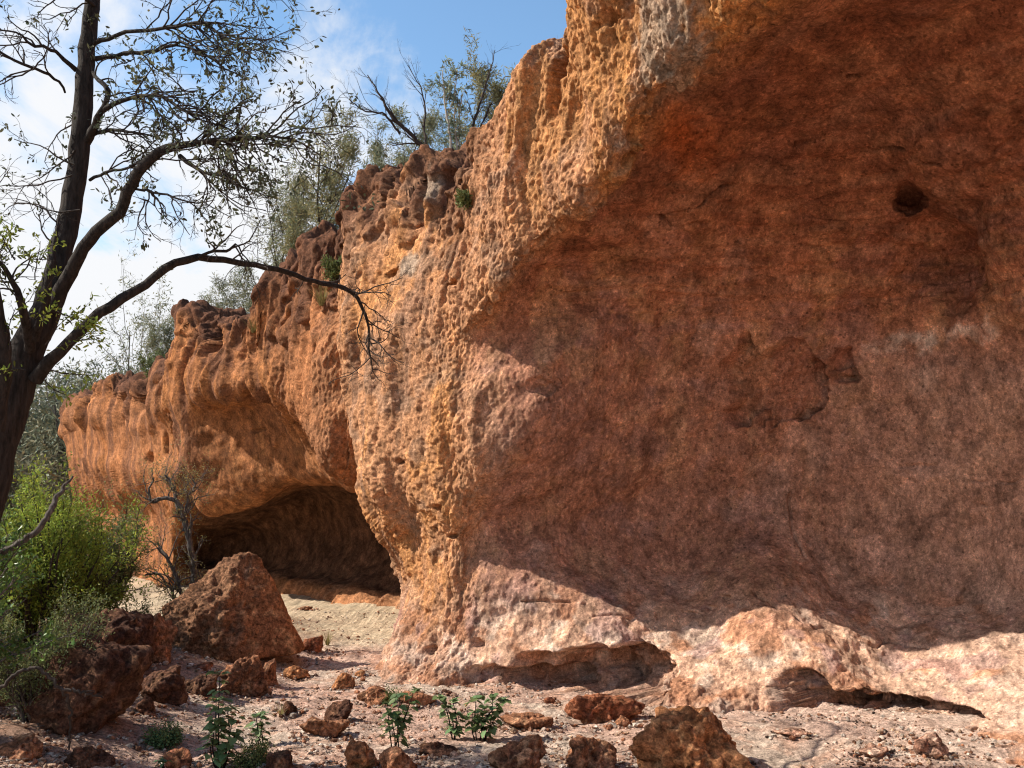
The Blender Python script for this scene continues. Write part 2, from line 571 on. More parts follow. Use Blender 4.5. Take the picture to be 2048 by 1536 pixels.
# the hole runs straight into the hill from the hollow's upper left
hc = surf(1815, 402)
ha = np.array([.33, .88, .33])
ha /= np.linalg.norm(ha)
hv = Pt - hc
hd = np.linalg.norm(hv - (hv @ ha)[:, None] * ha, axis=1) / .15 + .22 * fbm(Pt * 6, 3, 52)
hw = (1 - sstep(.45, 1.05, hd)) * (np.abs(hv @ ha) < .45)
Pt += ha * (.34 * hw)[:, None]
cut(P(1850, 930, 8.75), (.2, .5, .035), .07, .7, rough=.15, seed=54)
# flaked off skin
FL = cut(P(1580, 765, 9.0), (.62, .7, .42), .16, .06, rough=.5, rs=2.6, seed=53)
cut(P(1700, 720, 8.9), (.25, .6, .2), .13, .08, rough=.5, rs=3, seed=57)
# undercuts along the foot of the big cave
for (px, py, Y, sx, sz, dep) in ((1010, 1362, 8.9, .40, .13, .20), (1100, 1352, 8.8, .42, .19, .28), (1195, 1346, 8.7, .42, .22, .30), (1275, 1342, 8.6, .30, .24, .30),
                                 (1595, 1395, 8.1, .26, .2, .4), (1700, 1412, 7.9, .45, .1, .3), (1840, 1425, 7.6, .4, .07, .25)):
    cut(P(px, py, Y), (sx, .8, sz), dep, .14, rough=.22, rs=3.5, seed=60)
for (px, py, sx) in ((1395, 1236, .09), (1425, 1222, .10), (1460, 1200, .08)):
    cut(P(px, py, 8.7), (sx, .5, .035), .07, .5, rough=.5, rs=7, seed=66)
# hollows on the far face
for (px, py, Y, sx, sz, dep) in ((290, 915, 19.2, .22, .16, .3), (335, 890, 18.3, .12, .3, .25),
                                 (490, 855, 15.3, .25, .06, .12), (195, 795, 24, .15, .3, .35), (290, 790, 20, .15, .3, .3), (350, 860, 17.5, .1, .3, .25), (420, 670, 16.2, .16, .45, .4), (450, 690, 16.2, .2, .3, .3), (690, 880, 12.1, .1, .4, .18)):
    cut(P(px, py, Y), (sx, .9, sz), dep, .5, rough=.35, rs=2.4, seed=67)
# deep vertical clefts in the outcrop above the pier
for (px, py, Y, sx, sz, dep) in ((850, 420, 10.6, .07, .42, .3), (775, 395, 11.2, .06, .35, .25), (905, 380, 10.2, .09, .2, .25), (1105, 200, 8.4, .05, .3, .14), (1120, 140, 8.3, .06, .15, .2)):
    cut(P(px, py, Y), (sx, .8, sz), dep, .7, rough=.25, rs=4, seed=69)
# shallow pockets on the lit face
rs = np.random.default_rng(5)
for (px, py, Y, r) in ((905, 575, 9.4, .04), (1208, 72, 7.5, .06), (785, 545, 10.3, .05), (955, 1290, 9.1, .05),
                       (870, 1015, 9.4, .035), (905, 1072, 9.3, .03), (805, 925, 10, .04), (1090, 780, 9.1, .1), (1140, 830, 9.25, .1), (860, 1310, 9.2, .05)):
    cut(P(px, py, Y), (r * 1.6, .5, r), .10, .5, rough=.35, rs=9, seed=70)



def crack(pts, Y, width=.02, depth=.05):
    """a fissure running over the rock through these places"""
    global Pt
    L3 = [P(x, y, Y) for x, y in pts]
    lo, hi = np.min(L3, axis=0) - .25, np.max(L3, axis=0) + .25
    lo[1] -= 1.2
    hi[1] += 1.2
    idx = np.where(((Pt > lo) & (Pt < hi)).all(1))[0]
    if not len(idx):
        return
    q = proj(Pt[idx]) + 14 * np.stack([perlin(Pt[idx] * 5, 91), perlin(Pt[idx] * 5, 92)], 1)
    best = np.full(len(idx), 1e9)
    for (x0, y0), (x1, y1) in zip(pts[:-1], pts[1:]):
        a = np.array([x0, y0], float)
        d = np.array([x1, y1], float) - a
        t = np.clip(((q - a) @ d) / (d @ d), 0, 1)
        best = np.minimum(best, np.linalg.norm(q - a - t[:, None] * d, axis=1))
    wpx = width / Y * FPX
    w = (1 - sstep(.3 * wpx, wpx, best)) * sstep(-.35, .1, perlin(Pt[idx] * 4, 93))
    Pt[idx] -= Nn[idx] * (depth * w)[:, None]


for pts, Y in (([(1315, 442), (1345, 425), (1400, 402), (1440, 376), (1500, 353), (1560, 350)], 8.3), ([(1580, 980), (1578, 1030), (1588, 1072), (1606, 1112)], 9.4),
               ([(1740, 302), (1790, 300), (1830, 312), (1880, 330)], 7.9), ([(1480, 240), (1530, 255), (1600, 250)], 8.0), ([(1600, 290), (1640, 284), (1690, 270)], 8.0),
               ([(1960, 1000), (2000, 1008), (2048, 1002)], 8.5), ([(1940, 960), (1990, 966), (2048, 955)], 8.5),
               
               ([(1500, 1180), (1560, 1220), (1650, 1262)], 8.8), ([(1180, 1240), (1250, 1230), (1320, 1260)], 8.9),
               ([(1660, 1275), (1720, 1290), (1800, 1285), (1860, 1300)], 8.4), ([(1040, 1205), (1100, 1190), (1170, 1200)], 9.0), ([(1300, 430), (1340, 450), (1420, 445)], 8.5), ([(1700, 150), (1780, 140), (1850, 110)], 7.5)):
    crack(pts, Y, .016, .045)

# ---- second pass: medium and fine relief along the new normal
nrm = grid_normals(Pt.reshape(U_, V_, 3)) * (-1 if FLIP else 1)
Nn = nrm.reshape(-1, 3)
LOC = np.stack([Pt[:, 0] * TAL[0] + Pt[:, 1] * TAL[1], Pt[:, 0] * NIN[0] + Pt[:, 1] * NIN[1], Pt[:, 2]], 1)
med = fbm(LOC * (5, 5, 3.2), 3, 12)
pit, prid = worley(LOC * (7.5, 7.5, 5), 3)
pit2, prid2 = worley(LOC * (19, 19, 13), 4)
fine = (perlin(LOC * (24, 24, 14), 13) * (1 - sstep(13, 18, Pt[:, 1])) + .6 * perlin(LOC * (47, 47, 30), 14) * (1 - sstep(10, 13, Pt[:, 1])))
patch = sstep(-.15, .35, fbm(LOC * .9, 2, 15))
fr = front + .6 * incave
d2 = .020 * med * (.4 + .6 * fr)
d2 -= fr * .016 * (1 - sstep(.12, .42, pit)) * (prid > .78)
w3, _ = worley(LOC * (27, 27, 17) + .6 * np.stack([perlin(LOC * 14, 94), perlin(LOC * 14, 95), perlin(LOC * 14, 96)], 1), 97)
d2 += (front * .011 + incave * .003) * (.55 - w3) * (1 - sstep(12, 16, Pt[:, 1]))
lipz = np.exp(-((RW - 4.4) / .55) ** 2) * (SW < 9.4) * (SW > 3)
lw_, lrd = worley(LOC * (4.2, 4.2, 5.5) + .4 * np.stack([perlin(LOC * 5, 98), perlin(LOC * 5, 99), perlin(LOC * 5, 100)], 1), 89)
d2 += lipz * (.13 * (lrd - .5) * (1 - sstep(.4, .62, lw_)) - .04 * sstep(.45, .65, lw_))
grain = .45 * perlin(LOC * (13, 13, 5), 16) + perlin(LOC * (24, 24, 9), 18) * (1 - sstep(13, 18, Pt[:, 1])) + .7 * perlin(LOC * (46, 46, 20), 20) * (1 - sstep(10, 13, Pt[:, 1]))
d2 += front * .0105 * grain + incave * .002 * grain * (SW < 12)
d2 -= (front * .010 + incave * .005) * (1 - sstep(.15, .5, pit2)) * (prid2 > .35) * (.4 + .6 * patch)
d2 += fine * (.006 + .010 * front)
# brittle breccia low on the wall, and cracked crust in the cave roof
brec = sstep(.1, .3, fbm(LOC * 1.1, 2, 17)) * sstep(1.5, .5, Pt[:, 2]) if False else None
low = (1 - sstep(.55, 1.0, Pt[:, 2])) * (SW < 12) * sstep(7, 8.5, RW)
cellz, _ = worley(LOC * (9, 9, 12), 19)
d2 += low * .03 * (cellz - .4)
n_low = fbm(LOC * 1.3, 2, 26)
bed = perlin(LOC * (1.2, 1.2, 14), 23)
bed2 = perlin(LOC * (2.2, 2.2, 26), 24)
d2 += incave * (.026 * bed + .012 * bed2) * sstep(2.7, 3.5, Pt[:, 2] + .3 * n_low)
for fl in (FL,):
    if fl is not None:
        d2[fl[0]] += .035 * fl[1] * (fbm(LOC[fl[0]] * (6, 6, 5), 4, 28) + .4 * (worley(LOC[fl[0]] * 9, 29)[0] - .5))
crk = ridged(LOC * (1.1, 1.1, 4.0), 2, 25)
d2 -= incave * .02 * sstep(1.36, 1.46, crk) * sstep(2.6, 3.4, Pt[:, 2])
d2 *= np.where(RW < .9, .5, 1)
Pt = Pt + Nn * d2[:, None]

# ---- mineral colours, with some shade painted in the big cave
n_a = fbm(LOC * (.9, .9, .5), 4, 101)
n_b = fbm(LOC * (2.6, 2.6, .9), 4, 102)
n_c = fbm(LOC * (7, 7, 4), 3, 103)
n_d = fbm(LOC * (3.2, 3.2, .35), 4, 104)      # vertical wash
n_e = fbm(LOC * (1.6, 1.6, 2.4), 4, 105)
tan = np.array([.53, .272, .135])
orange = np.array([.56, .27, .105])
patina = np.array([.29, .165, .10])
grey = np.array([.35, .22, .14])
crust = np.array([.135, .062, .036])
K = len(Pt)
c = np.tile(tan, (K, 1))
c = mixc(c, orange, sstep(-.05, .45, n_a + .35 * n_c))
c = mixc(c, patina, .75 * sstep(.05, .5, n_d + .35 * n_c - .1))
c = mixc(c, grey, .6 * sstep(.2, .5, n_e))
# the upper right brow is yellower, the far buttresses redder
brow = (SW < 8.2) * sstep(3.6, 4.3, Pt[:, 2])
c = mixc(c, np.array([.52, .245, .075]), .55 * brow * sstep(-.3, .2, n_b))
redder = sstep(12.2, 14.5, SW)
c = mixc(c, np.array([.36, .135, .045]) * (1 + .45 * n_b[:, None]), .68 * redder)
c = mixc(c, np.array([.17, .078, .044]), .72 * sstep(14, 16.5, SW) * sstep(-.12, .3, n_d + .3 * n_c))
# dark crust on the crest
cr = (1 - sstep(2.2, 2.9, RW + .6 * n_b)) * sstep(8.3, 9.3, SW + .5 * n_b) * (.85 + .15 * far)
c = mixc(c, crust, .9 * cr)
# cave rock
ca = np.tile(np.array([.34, .125, .055]), (K, 1))
ca = mixc(ca, np.array([.38, .175, .075]), sstep(-.1, .4, n_b + .5 * n_c))
ca = mixc(ca, np.array([.23, .095, .065]), .8 * sstep(.05, .45, n_e + .3 * n_c))
ca = mixc(ca, np.array([.40, .235, .165]), .6 * sstep(.1, .5, fbm(LOC * (1.5, 1.5, 1.0), 4, 111)) * (SW < 12))
fleck, frid = worley(LOC * (15, 15, 15) + .8 * np.stack([perlin(LOC * 8, 144), perlin(LOC * 8, 145), perlin(LOC * 8, 146)], 1), 112)
ca = ca * (1 + .36 * (frid - .5) * (1 - sstep(.35, .6, fleck)))[:, None]
ca = mixc(ca, np.array([.47, .24, .09]), .38 * (frid > .88) * (1 - sstep(.3, .55, fleck)))
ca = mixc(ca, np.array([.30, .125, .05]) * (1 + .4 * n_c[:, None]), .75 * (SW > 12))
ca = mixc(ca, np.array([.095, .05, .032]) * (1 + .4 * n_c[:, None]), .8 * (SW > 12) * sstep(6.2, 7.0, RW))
ca *= (1 - .22 * sstep(4.0, 4.6, Pt[:, 2]) * (SW < 8))[:, None]  # shade of the high roof put into the rock colour
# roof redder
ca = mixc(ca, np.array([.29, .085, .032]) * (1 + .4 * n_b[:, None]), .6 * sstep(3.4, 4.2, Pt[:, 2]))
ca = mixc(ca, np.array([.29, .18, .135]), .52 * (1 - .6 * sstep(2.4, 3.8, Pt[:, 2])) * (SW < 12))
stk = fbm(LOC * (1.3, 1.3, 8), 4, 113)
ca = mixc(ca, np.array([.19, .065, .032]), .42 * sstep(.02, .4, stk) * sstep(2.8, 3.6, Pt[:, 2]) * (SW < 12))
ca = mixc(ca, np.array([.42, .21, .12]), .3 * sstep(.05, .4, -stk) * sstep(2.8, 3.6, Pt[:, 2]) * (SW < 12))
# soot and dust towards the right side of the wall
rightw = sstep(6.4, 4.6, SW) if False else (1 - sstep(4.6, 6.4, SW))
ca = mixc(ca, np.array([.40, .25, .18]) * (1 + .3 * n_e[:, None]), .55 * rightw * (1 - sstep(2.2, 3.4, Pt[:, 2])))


def stain_or_shade(center, size, colr, amt, soft=.5, rough=.4, rs=2.5, seed=120):
    global ca
    q = (Pt - center) / np.asarray(size)
    r = np.linalg.norm(q, axis=1)
    idx = np.where(r < 1.9)[0]
    rr = r[idx] + rough * fbm(Pt[idx] * rs, 4, seed)
    w = amt * (1 - sstep(1 - soft, 1, rr))
    ca[idx] = ca[idx] * (1 - w[:, None]) + np.asarray(colr) * w[:, None]


stain_or_shade(P(1580, 765, 9.0), (.64, 1.2, .42), (.22, .08, .045), .36, .2, .5, 2.6, 53)
stain_or_shade(P(1700, 720, 8.9), (.27, 1.2, .2), (.23, .075, .04), .42, .15, .5, 3, 57)
stain_or_shade(P(1880, 660, 8.3), (.5, 1.2, .15), (.62, .50, .40), .9, .8, .6, 5, 121)
stain_or_shade(P(1910, 740, 8.2), (.16, 1.2, .4), (.52, .37, .28), .5, .8, .5, 4, 122)
stain_or_shade(P(1880, 500, 8.4), (.30, 1.5, .42), (.16, .07, .042), .62, .9, .5, 3, 123)  # painted shade that makes the hollow read deeper
ca[:] = mixc(ca, np.array([.10, .045, .028]), .6 * hw)  # darkness inside the hole painted into its colour
stain_or_shade(P(1350, 300, 8.0), (.6, 1.5, .25), (.40, .095, .02), .7, .9, .4, 3, 125)
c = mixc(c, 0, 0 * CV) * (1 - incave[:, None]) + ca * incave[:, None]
# grey lichen on the tall brow
for ctr, sz_ in ((P(1370, 150, 6.85), (.22, .6, .42)), (P(1320, 60, 6.8), (.2, .6, .35)), (P(870, 400, 10.3), (.16, .6, .28)), (P(825, 530, 10.1), (.14, .6, .2))):
    rr = np.linalg.norm((Pt - ctr) / np.array(sz_), axis=1) + .45 * n_c
    c = mixc(c, np.array([.37, .29, .21]) * (1 + .35 * grain[:, None] * .5), .8 * (1 - sstep(.6, 1.05, rr)) * front)
# pale kaolin at the foot 
kz = Pt[:, 2] + .28 * n_b + .12 * n_c
pale = (1 - sstep(.35, 1.0, kz)) * (SW > 2) * (SW < 12.6) * sstep(6, 8, RW)
pk = mixc(np.tile(np.array([.60, .37, .25]), (K, 1)), np.array([.68, .54, .43]), .62 * sstep(0, .35, fbm(LOC * (4, 4, 4), 3, 131)))
pk = mixc(pk, np.array([.47, .31, .23]), .7 * (1 - sstep(4.2, 5.6, SW)))
pk = mixc(pk, np.array([.46, .21, .11]), .8 * sstep(.05, .35, fbm(LOC * (2.2, 2.2, 3), 4, 132)))
pk = mixc(pk, np.array([.40, .25, .23]), .6 * sstep(.25, .5, fbm(LOC * (3, 3, 2), 3, 133)))
c = mixc(c, 0, 0 * CV) * (1 - .85 * pale[:, None]) + pk * .70 * pale[:, None]
n_f = perlin(LOC * (13, 13, 7), 141) * (1 - incave) + incave * (.6 * perlin(LOC * 10, 142) + .6 * fbm(LOC * 3.1, 3, 143))
c *= (1 + .30 * n_c + .14 * fine + .25 * n_f * (1 + .6 * incave))[:, None]
c = c * (1 - np.array([-.02, .02, .0]) * front[:, None])
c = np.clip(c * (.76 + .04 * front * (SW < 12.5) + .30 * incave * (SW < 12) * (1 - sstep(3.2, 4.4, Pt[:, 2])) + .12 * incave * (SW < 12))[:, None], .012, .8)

ii = np.arange(U_ * V_).reshape(U_, V_)
F = np.stack([ii[:-1, :-1].ravel(), ii[1:, :-1].ravel(), ii[1:, 1:].ravel(), ii[:-1, 1:].ravel()], 1)
if FLIP:
    F = F[:, ::-1]
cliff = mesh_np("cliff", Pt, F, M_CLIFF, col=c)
tag(cliff, kind="structure")
CLIFF = Pt.reshape(U_, V_, 3)
PLAT = Pt[(RW < 2.2)]


def plateau_z(x, y):
    d = (PLAT[:, 0] - x) ** 2 + (PLAT[:, 1] - y) ** 2
    return float(PLAT[np.argmin(d), 2])


print("cliff verts", len(Pt), U_, V_)
# ------------------------------------------------------------------ ground
def axis_pts(lo, hi, a, b, step, grow=1.06):
    m = list(np.arange(a, b, step))
    s, x = step, m[-1]
    R_ = []
    while x < hi:
        s *= grow
        x += s
        R_.append(x)
    s, x = step, m[0]
    Lf = []
    while x > lo:
        s *= grow
        x -= s
        Lf.append(x)
    return np.array(Lf[::-1] + m + R_)


def ground_z(x, y):
    x = np.asarray(x, dtype=float).ravel()
    y = np.asarray(y, dtype=float).ravel()
    p = np.stack([x, y, np.zeros_like(x)], 1)
    z = .05 * fbm(p * .6, 3, 201) - .02
    z += .022 * fbm(p * 2.6, 3, 202)
    # low bank of rubble on the left
    z += .22 * sstep(-1.9, -3.4, x) * (1 - sstep(11, 15, y)) if False else .22 * (1 - sstep(-3.4, -1.9, x)) * (1 - sstep(11, 15, y))
    # wooded rise far behind
    z += 6.5 * sstep(34, 80, y) * (1 - sstep(-4, 8, x + .25 * y - 6))
    return z


xs = axis_pts(-400, 400, -3.6, 4.6, .016)
ys = axis_pts(-60, 700, 5.6, 10.2, .016)
XX, YY = np.meshgrid(xs, ys, indexing='ij')
gp = np.stack([XX.ravel(), YY.ravel(), np.zeros(XX.size)], 1)
gz = ground_z(gp[:, 0], gp[:, 1])
nearm = (np.abs(gp[:, 0]) < 8) & (gp[:, 1] > 3) & (gp[:, 1] < 24)
ix = np.where(nearm)[0]
q = gp[ix]
g1, gr = worley(q * 22, 211)
g2, gr2 = worley(q * 46 + .7, 212)
lump = perlin(q * 7, 213)
gz[ix] += .022 * lump + .012 * (1 - sstep(.1, .5, g1)) * (gr > .55) + .006 * (1 - sstep(.1, .5, g2)) * (gr2 > .3) + .004 * perlin(q * 60, 214)
gp[:, 2] = gz
g_a = fbm(gp * (.8, .8, 0), 4, 221)
g_b = fbm(gp * (4, 4, 0), 4, 222)
gc = np.tile(np.array([.51, .335, .255]), (len(gp), 1))
gc = mixc(gc, np.array([.52, .40, .31]), sstep(-.1, .4, g_a))
gc = mixc(gc, np.array([.36, .19, .12]), .55 * sstep(0, .45, g_b))
# paler kaolin wash at the foot of the cave wall and in the yellowish far cave floor
sN = gp[:, 0] * NIN[0] + gp[:, 1] * NIN[1]
gc = mixc(gc, np.array([.63, .455, .365]), .6 * sstep(5.2, 6.6, sN + .3 * g_a) * (gp[:, 1] < 10) * (gp[:, 0] > -1))
gc = mixc(gc, np.array([.50, .40, .26]), .7 * sstep(10.6, 12.5, gp[:, 1]))
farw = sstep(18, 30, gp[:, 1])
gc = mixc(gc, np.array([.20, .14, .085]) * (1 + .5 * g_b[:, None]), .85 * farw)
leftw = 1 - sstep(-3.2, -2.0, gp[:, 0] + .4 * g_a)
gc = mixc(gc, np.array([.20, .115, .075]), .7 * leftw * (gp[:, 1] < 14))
spk = np.zeros(len(gp))
spk[ix] = (gr - .5) * .7 * (1 - sstep(.2, .5, g1)) + (gr2 - .5) * .5
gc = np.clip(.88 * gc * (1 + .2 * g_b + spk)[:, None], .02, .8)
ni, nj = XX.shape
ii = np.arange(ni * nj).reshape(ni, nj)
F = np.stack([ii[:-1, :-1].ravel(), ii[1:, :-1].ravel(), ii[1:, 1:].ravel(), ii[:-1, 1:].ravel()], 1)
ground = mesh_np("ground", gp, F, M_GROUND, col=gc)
tag(ground, kind="structure")
print("ground verts", len(gp))


def GP(px, py):
    """where the photo's pixel meets the ground"""
    Y = 9.0
    for _ in range(25):
        # depth at which the ray reaches the height of the ground there
        w = P(px, py, Y)
        g = float(ground_z(w[0], w[1])[0])
        slope = (w[2] - CZ) / Y
        Y = .5 * Y + .5 * min(60, (g - CZ) / min(slope, -.02))
    w = P(px, py, Y)
    w[2] = float(ground_z(w[0], w[1])[0])
    return w
# ------------------------------------------------------------------ boulders
import bmesh


def ico(sub):
    bm = bmesh.new()
    bmesh.ops.create_icosphere(bm, subdivisions=sub, radius=1)
    v = np.array([x.co[:] for x in bm.verts])
    f = np.array([[a.index for a in p.verts] for p in bm.faces])
    bm.free()
    return v, f


ICO = {s: ico(s) for s in (2, 4, 5, 6, 7)}


def hull_planes(pts):
    bm = bmesh.new()
    for p in pts:
        bm.verts.new(p)
    bmesh.ops.convex_hull(bm, input=bm.verts[:])
    bm.normal_update()
    pl = []
    c = np.mean(pts, axis=0)
    for f in bm.faces:
        n = np.array(f.normal)
        h = float(n @ (np.array(f.calc_center_median()) - c))
        if h < 0:
            n, h = -n, -h
        pl.append((*n, h))
    bm.free()
    return c, np.array(pl)


ROCKS = {
    'orange': ((.42, .18, .078), (.31, .13, .06), (.50, .26, .125)),
    'brown': ((.35, .155, .08), (.23, .10, .056), (.45, .24, .135)),
    'dark': ((.15, .07, .042), (.095, .045, .03), (.22, .11, .06)),
    'red': ((.34, .125, .062), (.22, .085, .05), (.42, .18, .085)),
    'pink': ((.50, .29, .20), (.38, .19, .125), (.58, .40, .30)),
}


SITES = []


def boulder(name, label, loc, size, kind='brown', seed=1, pts=None, rough=1.0, sub=6, crusty=False, yaw=0.0, sink=.12, cat="boulder", group="loose rocks below the cliff"):
    rng = np.random.default_rng(seed)
    size = np.array(size, dtype=float)
    if pts is None:
        k = 13
        q = rng.normal(size=(k, 3))
        q /= np.linalg.norm(q, axis=1)[:, None]
        q *= rng.uniform(.8, 1.12, (k, 1))
        q = q * .5
        q[:, 2] = np.maximum(q[:, 2], -.42)
    else:
        q = np.array(pts, dtype=float)
    c0, pl = hull_planes(q * size)
    dv, F = ICO[sub]
    dots = dv @ pl[:, :3].T
    inv = np.maximum(dots, 0) / pl[:, 3]
    r = 1 / ((inv ** 14).sum(1) ** (1 / 14.0))
    V = dv * r[:, None] + c0
    sc = float(np.cbrt(size.prod()))
    o = rng.uniform(0, 50, 3)
    nn = dv
    if crusty:
        lw = 1 - sstep(-.12, .22, V[:, 0] / size[0] + .25 * fbm(V * 2.5 + o, 3, seed + 40) - .12 * V[:, 2] / size[2])
        rough = .28 + .85 * lw
    d = .075 * sc * rough * fbm(V / sc * 2.2 + o, 4, seed) + .05 * sc * rough * ridged(V / sc * 3.1 + o, 3, seed + 60)
    d += .022 * rough * fbm(V * 9 + o, 3, seed + 3)
    w, wr = worley(V * 11 + o, seed + 5)
    w2, wr2 = worley(V * 27 + o, seed + 6)
    rr = min(1.0, sc / .35)
    d -= .034 * rough * rr * (1 - sstep(.1, .45, w)) * (wr > .35)
    d += .02 * rough * rr * (1 - sstep(.2, .55, w)) * (wr < .2)
    d -= .014 * rough * rr * (1 - sstep(.1, .5, w2)) * (wr2 > .4)
    d += .007 * rough * rr * perlin(V * 40 + o, seed + 8)
    V = V + nn * d[:, None]
    ca, sa = math.cos(yaw), math.sin(yaw)
    V = np.stack([V[:, 0] * ca - V[:, 1] * sa, V[:, 0] * sa + V[:, 1] * ca, V[:, 2]], 1)
    V[:, 2] -= V[:, 2].min() + sink * size[2]
    a, b, hi = [np.array(x) for x in ROCKS[kind]]
    n1 = fbm(V / sc * 1.6 + o, 4, seed + 20)
    n2 = fbm(V * 8 + o, 4, seed + 21)
    c = np.tile(a, (len(V), 1))
    c = mixc(c, b, sstep(-.05, .35, n1 + .3 * n2))
    c = mixc(c, hi, .8 * sstep(.1, .45, n2))
    if crusty:
        c = mixc(c, np.array([.22, .11, .062]) * (1 + .5 * n2[:, None]), .85 * lw)
    c = np.clip(c * (1 + .3 * fbm(V * 22 + o, 2, seed + 22))[:, None], .015, .8)
    c = c * .8
    ob = mesh_np(name, V, F, M_ROCK, col=c, loc=loc)
    tag(ob, label, cat, group)
    SITES.append((loc[0], loc[1], size[0], size[1]))
    return ob


def at_px(l, r, top, base, deep=.8, z=None):
    """place and size of a rock filling this box of the photograph"""
    g = GP((l + r) / 2, base)
    w = (r - l) / FPX * g[1]
    dp = w * deep
    ctr = np.array([((l + r) / 2 - 1024) / FPX * (g[1] + dp * .35), g[1] + dp * .40])
    h = (base - top) / FPX * (g[1] + dp * .35) * 1.02
    z0 = float(ground_z(ctr[0], ctr[1])[0]) if z is None else z
    return (ctr[0], ctr[1], z0), (w, dp, h)


# the pyramid
loc, sz = at_px(318, 628, 1108, 1325, .75)
boulder("boulder", "large pyramid shaped boulder, dark pitted left side and smooth orange right side", loc, (sz[0], sz[1], sz[2] * .93), 'orange', 11, sub=7, crusty=True, sink=.08,
        pts=[(-.52, .05, 0), (-.40, -.42, 0), (.20, -.50, 0), (.51, -.12, 0), (.46, .35, 0), (-.2, .5, 0), (.04, -.02, 1.0), (.15, .06, .94), (-.10, .05, .90), (-.27, -.06, .60), (-.42, -.1, .33), (.34, -.05, .52), (-.02, -.34, .5)])

RK = [
    # l, r, top, base, deep, kind, label, seed
    (120, 325, 1165, 1350, .9, 'dark', "dark red slab leaning between the green bush and the pyramid boulder", 21),
    (55, 335, 1278, 1475, .8, 'dark', "big dark shaded boulder behind the fine leaved shrub, rough bright rim along its top", 22),
    (-60, 95, 1250, 1420, .9, 'brown', "pitted brown boulder under the round leaved branches at the picture's edge", 23),
    (268, 365, 1215, 1330, .9, 'brown', "brown rubbly rock against the left foot of the pyramid boulder", 24),
    (455, 548, 1308, 1398, .9, 'brown', "knobbly brown rock standing in front of the pyramid boulder", 25),
    (525, 572, 1318, 1376, .9, 'brown', "small upright rock tucked behind the knobbly brown rock", 26),
    (378, 466, 1326, 1400, .9, 'dark', "low dark rock left of the knobbly brown rock, behind the tall leafy weed", 27),
    (300, 392, 1328, 1415, .9, 'dark', "shaded rock between the big dark boulder and the tall leafy weed", 28),
    (395, 440, 1315, 1345, .9, 'red', "reddish lump at the bottom of the pyramid's front", 281),
    (614, 664, 1272, 1308, .9, 'red', "small red rock beside the pyramid's right corner with a green tuft", 29),
    (575, 632, 1330, 1360, .9, 'orange', "low orange stone just in front of the pyramid's right corner", 291),
    (668, 722, 1346, 1380, .9, 'orange', "small square orange stone on the gravel midway to the pale cliff foot", 30),
    (716, 744, 1340, 1356, .9, 'orange', "little stone touching the small square orange stone", 301),
    (655, 730, 1400, 1452, .9, 'dark', "pointed dark brown rock alone on open gravel", 31),
    (612, 705, 1440, 1480, .9, 'brown', "flat crumbling rock just in front of the pointed dark rock", 32),
    (652, 772, 1480, 1545, .9, 'orange', "rough orange boulder at the bottom edge beneath the thin stemmed weed", 33),
    (715, 800, 1378, 1412, .8, 'brown', "flat brown rock with a sprig growing on it, near the pale cliff foot", 34),
    (795, 878, 1382, 1414, .8, 'brown', "flat rock right of the one with the sprig", 35),
    (1118, 1292, 1386, 1452, .7, 'red', "smooth humped red brown rock on the gravel before the main undercut", 36),
    (1244, 1500, 1428, 1560, .8, 'orange', "largest front boulder, craggy orange, cut by the bottom edge", 37),
    (972, 1092, 1462, 1550, .8, 'brown', "rough brown boulder at the bottom edge below the leafy weeds", 38),
    (1788, 1880, 1468, 1518, .8, 'pink', "small pink pyramid stone on the sand in the big cave", 39),
    (1084, 1114, 1388, 1411, .9, 'red', "single small red stone on bare gravel in front of the long undercut", 40),
    (884, 912, 1374, 1390, .9, 'dark', "little dark stone at the tip of the long undercut", 41),
    (536, 606, 1488, 1545, .9, 'dark', "dark rock at the bottom edge right of the tall leafy weed", 42),
    (766, 850, 1484, 1550, .9, 'brown', "shaded brown rock at the bottom edge next to the thin stemmed weed", 43),
    (838, 926, 1476, 1516, .8, 'dark', "shaded flat rock left of the pair of bushy weeds", 44),
    (352, 412, 1492, 1540, .9, 'red', "reddish stone at the bottom edge left of the tall leafy weed", 45),
    (995, 1115, 1424, 1462, .8, 'brown', "long low shaded rock right of the bushy weeds", 46),
    (1120, 1250, 1488, 1545, .8, 'brown', "brown rock wedged against the left of the largest front boulder", 47),
    (1215, 1262, 1436, 1456, .9, 'brown', "crumbling stone in front of the smooth humped rock", 48),
    (150, 262, 1490, 1545, .8, 'dark', "dark rock at the bottom edge under the fine leaved shrub", 49),
    (20, 130, 1470, 1530, .8, 'brown', "grey brown lichened rock in the bottom corner", 50),
    (290, 345, 1395, 1440, .9, 'dark', "round dark stone in the shade right of the big dark boulder", 51),
    (1690, 1760, 1500, 1520, .8, 'pink', "flat pink stone half sunk in sand left of the small pink pyramid", 52),
    (600, 640, 1212, 1222, .9, 'brown', "tiny brown stone on the far cave's sunlit floor", 53),
    (572, 612, 1405, 1432, .9, 'dark', "little dark rock beside the dry grey tuft", 54),
    (1530, 1600, 1462, 1478, .8, 'pink', "low pink stone right of the largest front boulder's top", 55),
]
for (l, r, top, base, deep, kind, label, sd_) in RK:
    loc, sz = at_px(l, r, top, base, deep)
    big = (r - l) > 90
    low_ = (r - l) < 50
    boulder("boulder" if big else "rock" if not low_ else "stone", label, loc, (sz[0] * .96, sz[1] * .95, sz[2] * 1.22), kind, sd_, sub=6 if (r - l) > 60 else 5, rough=(1.5 if sd_ in (37, 38, 33, 25, 43, 47) else 1.05) if big or sd_ in (25, 33) else .9,
            yaw=0, cat="boulder" if big else "rock" if not low_ else "stone", sink=.26)

# ------------------------------------------------------------------ gravel lying on the ground
rng = np.random.default_rng(77)
dv, F0 = ICO[2]
n = 42000
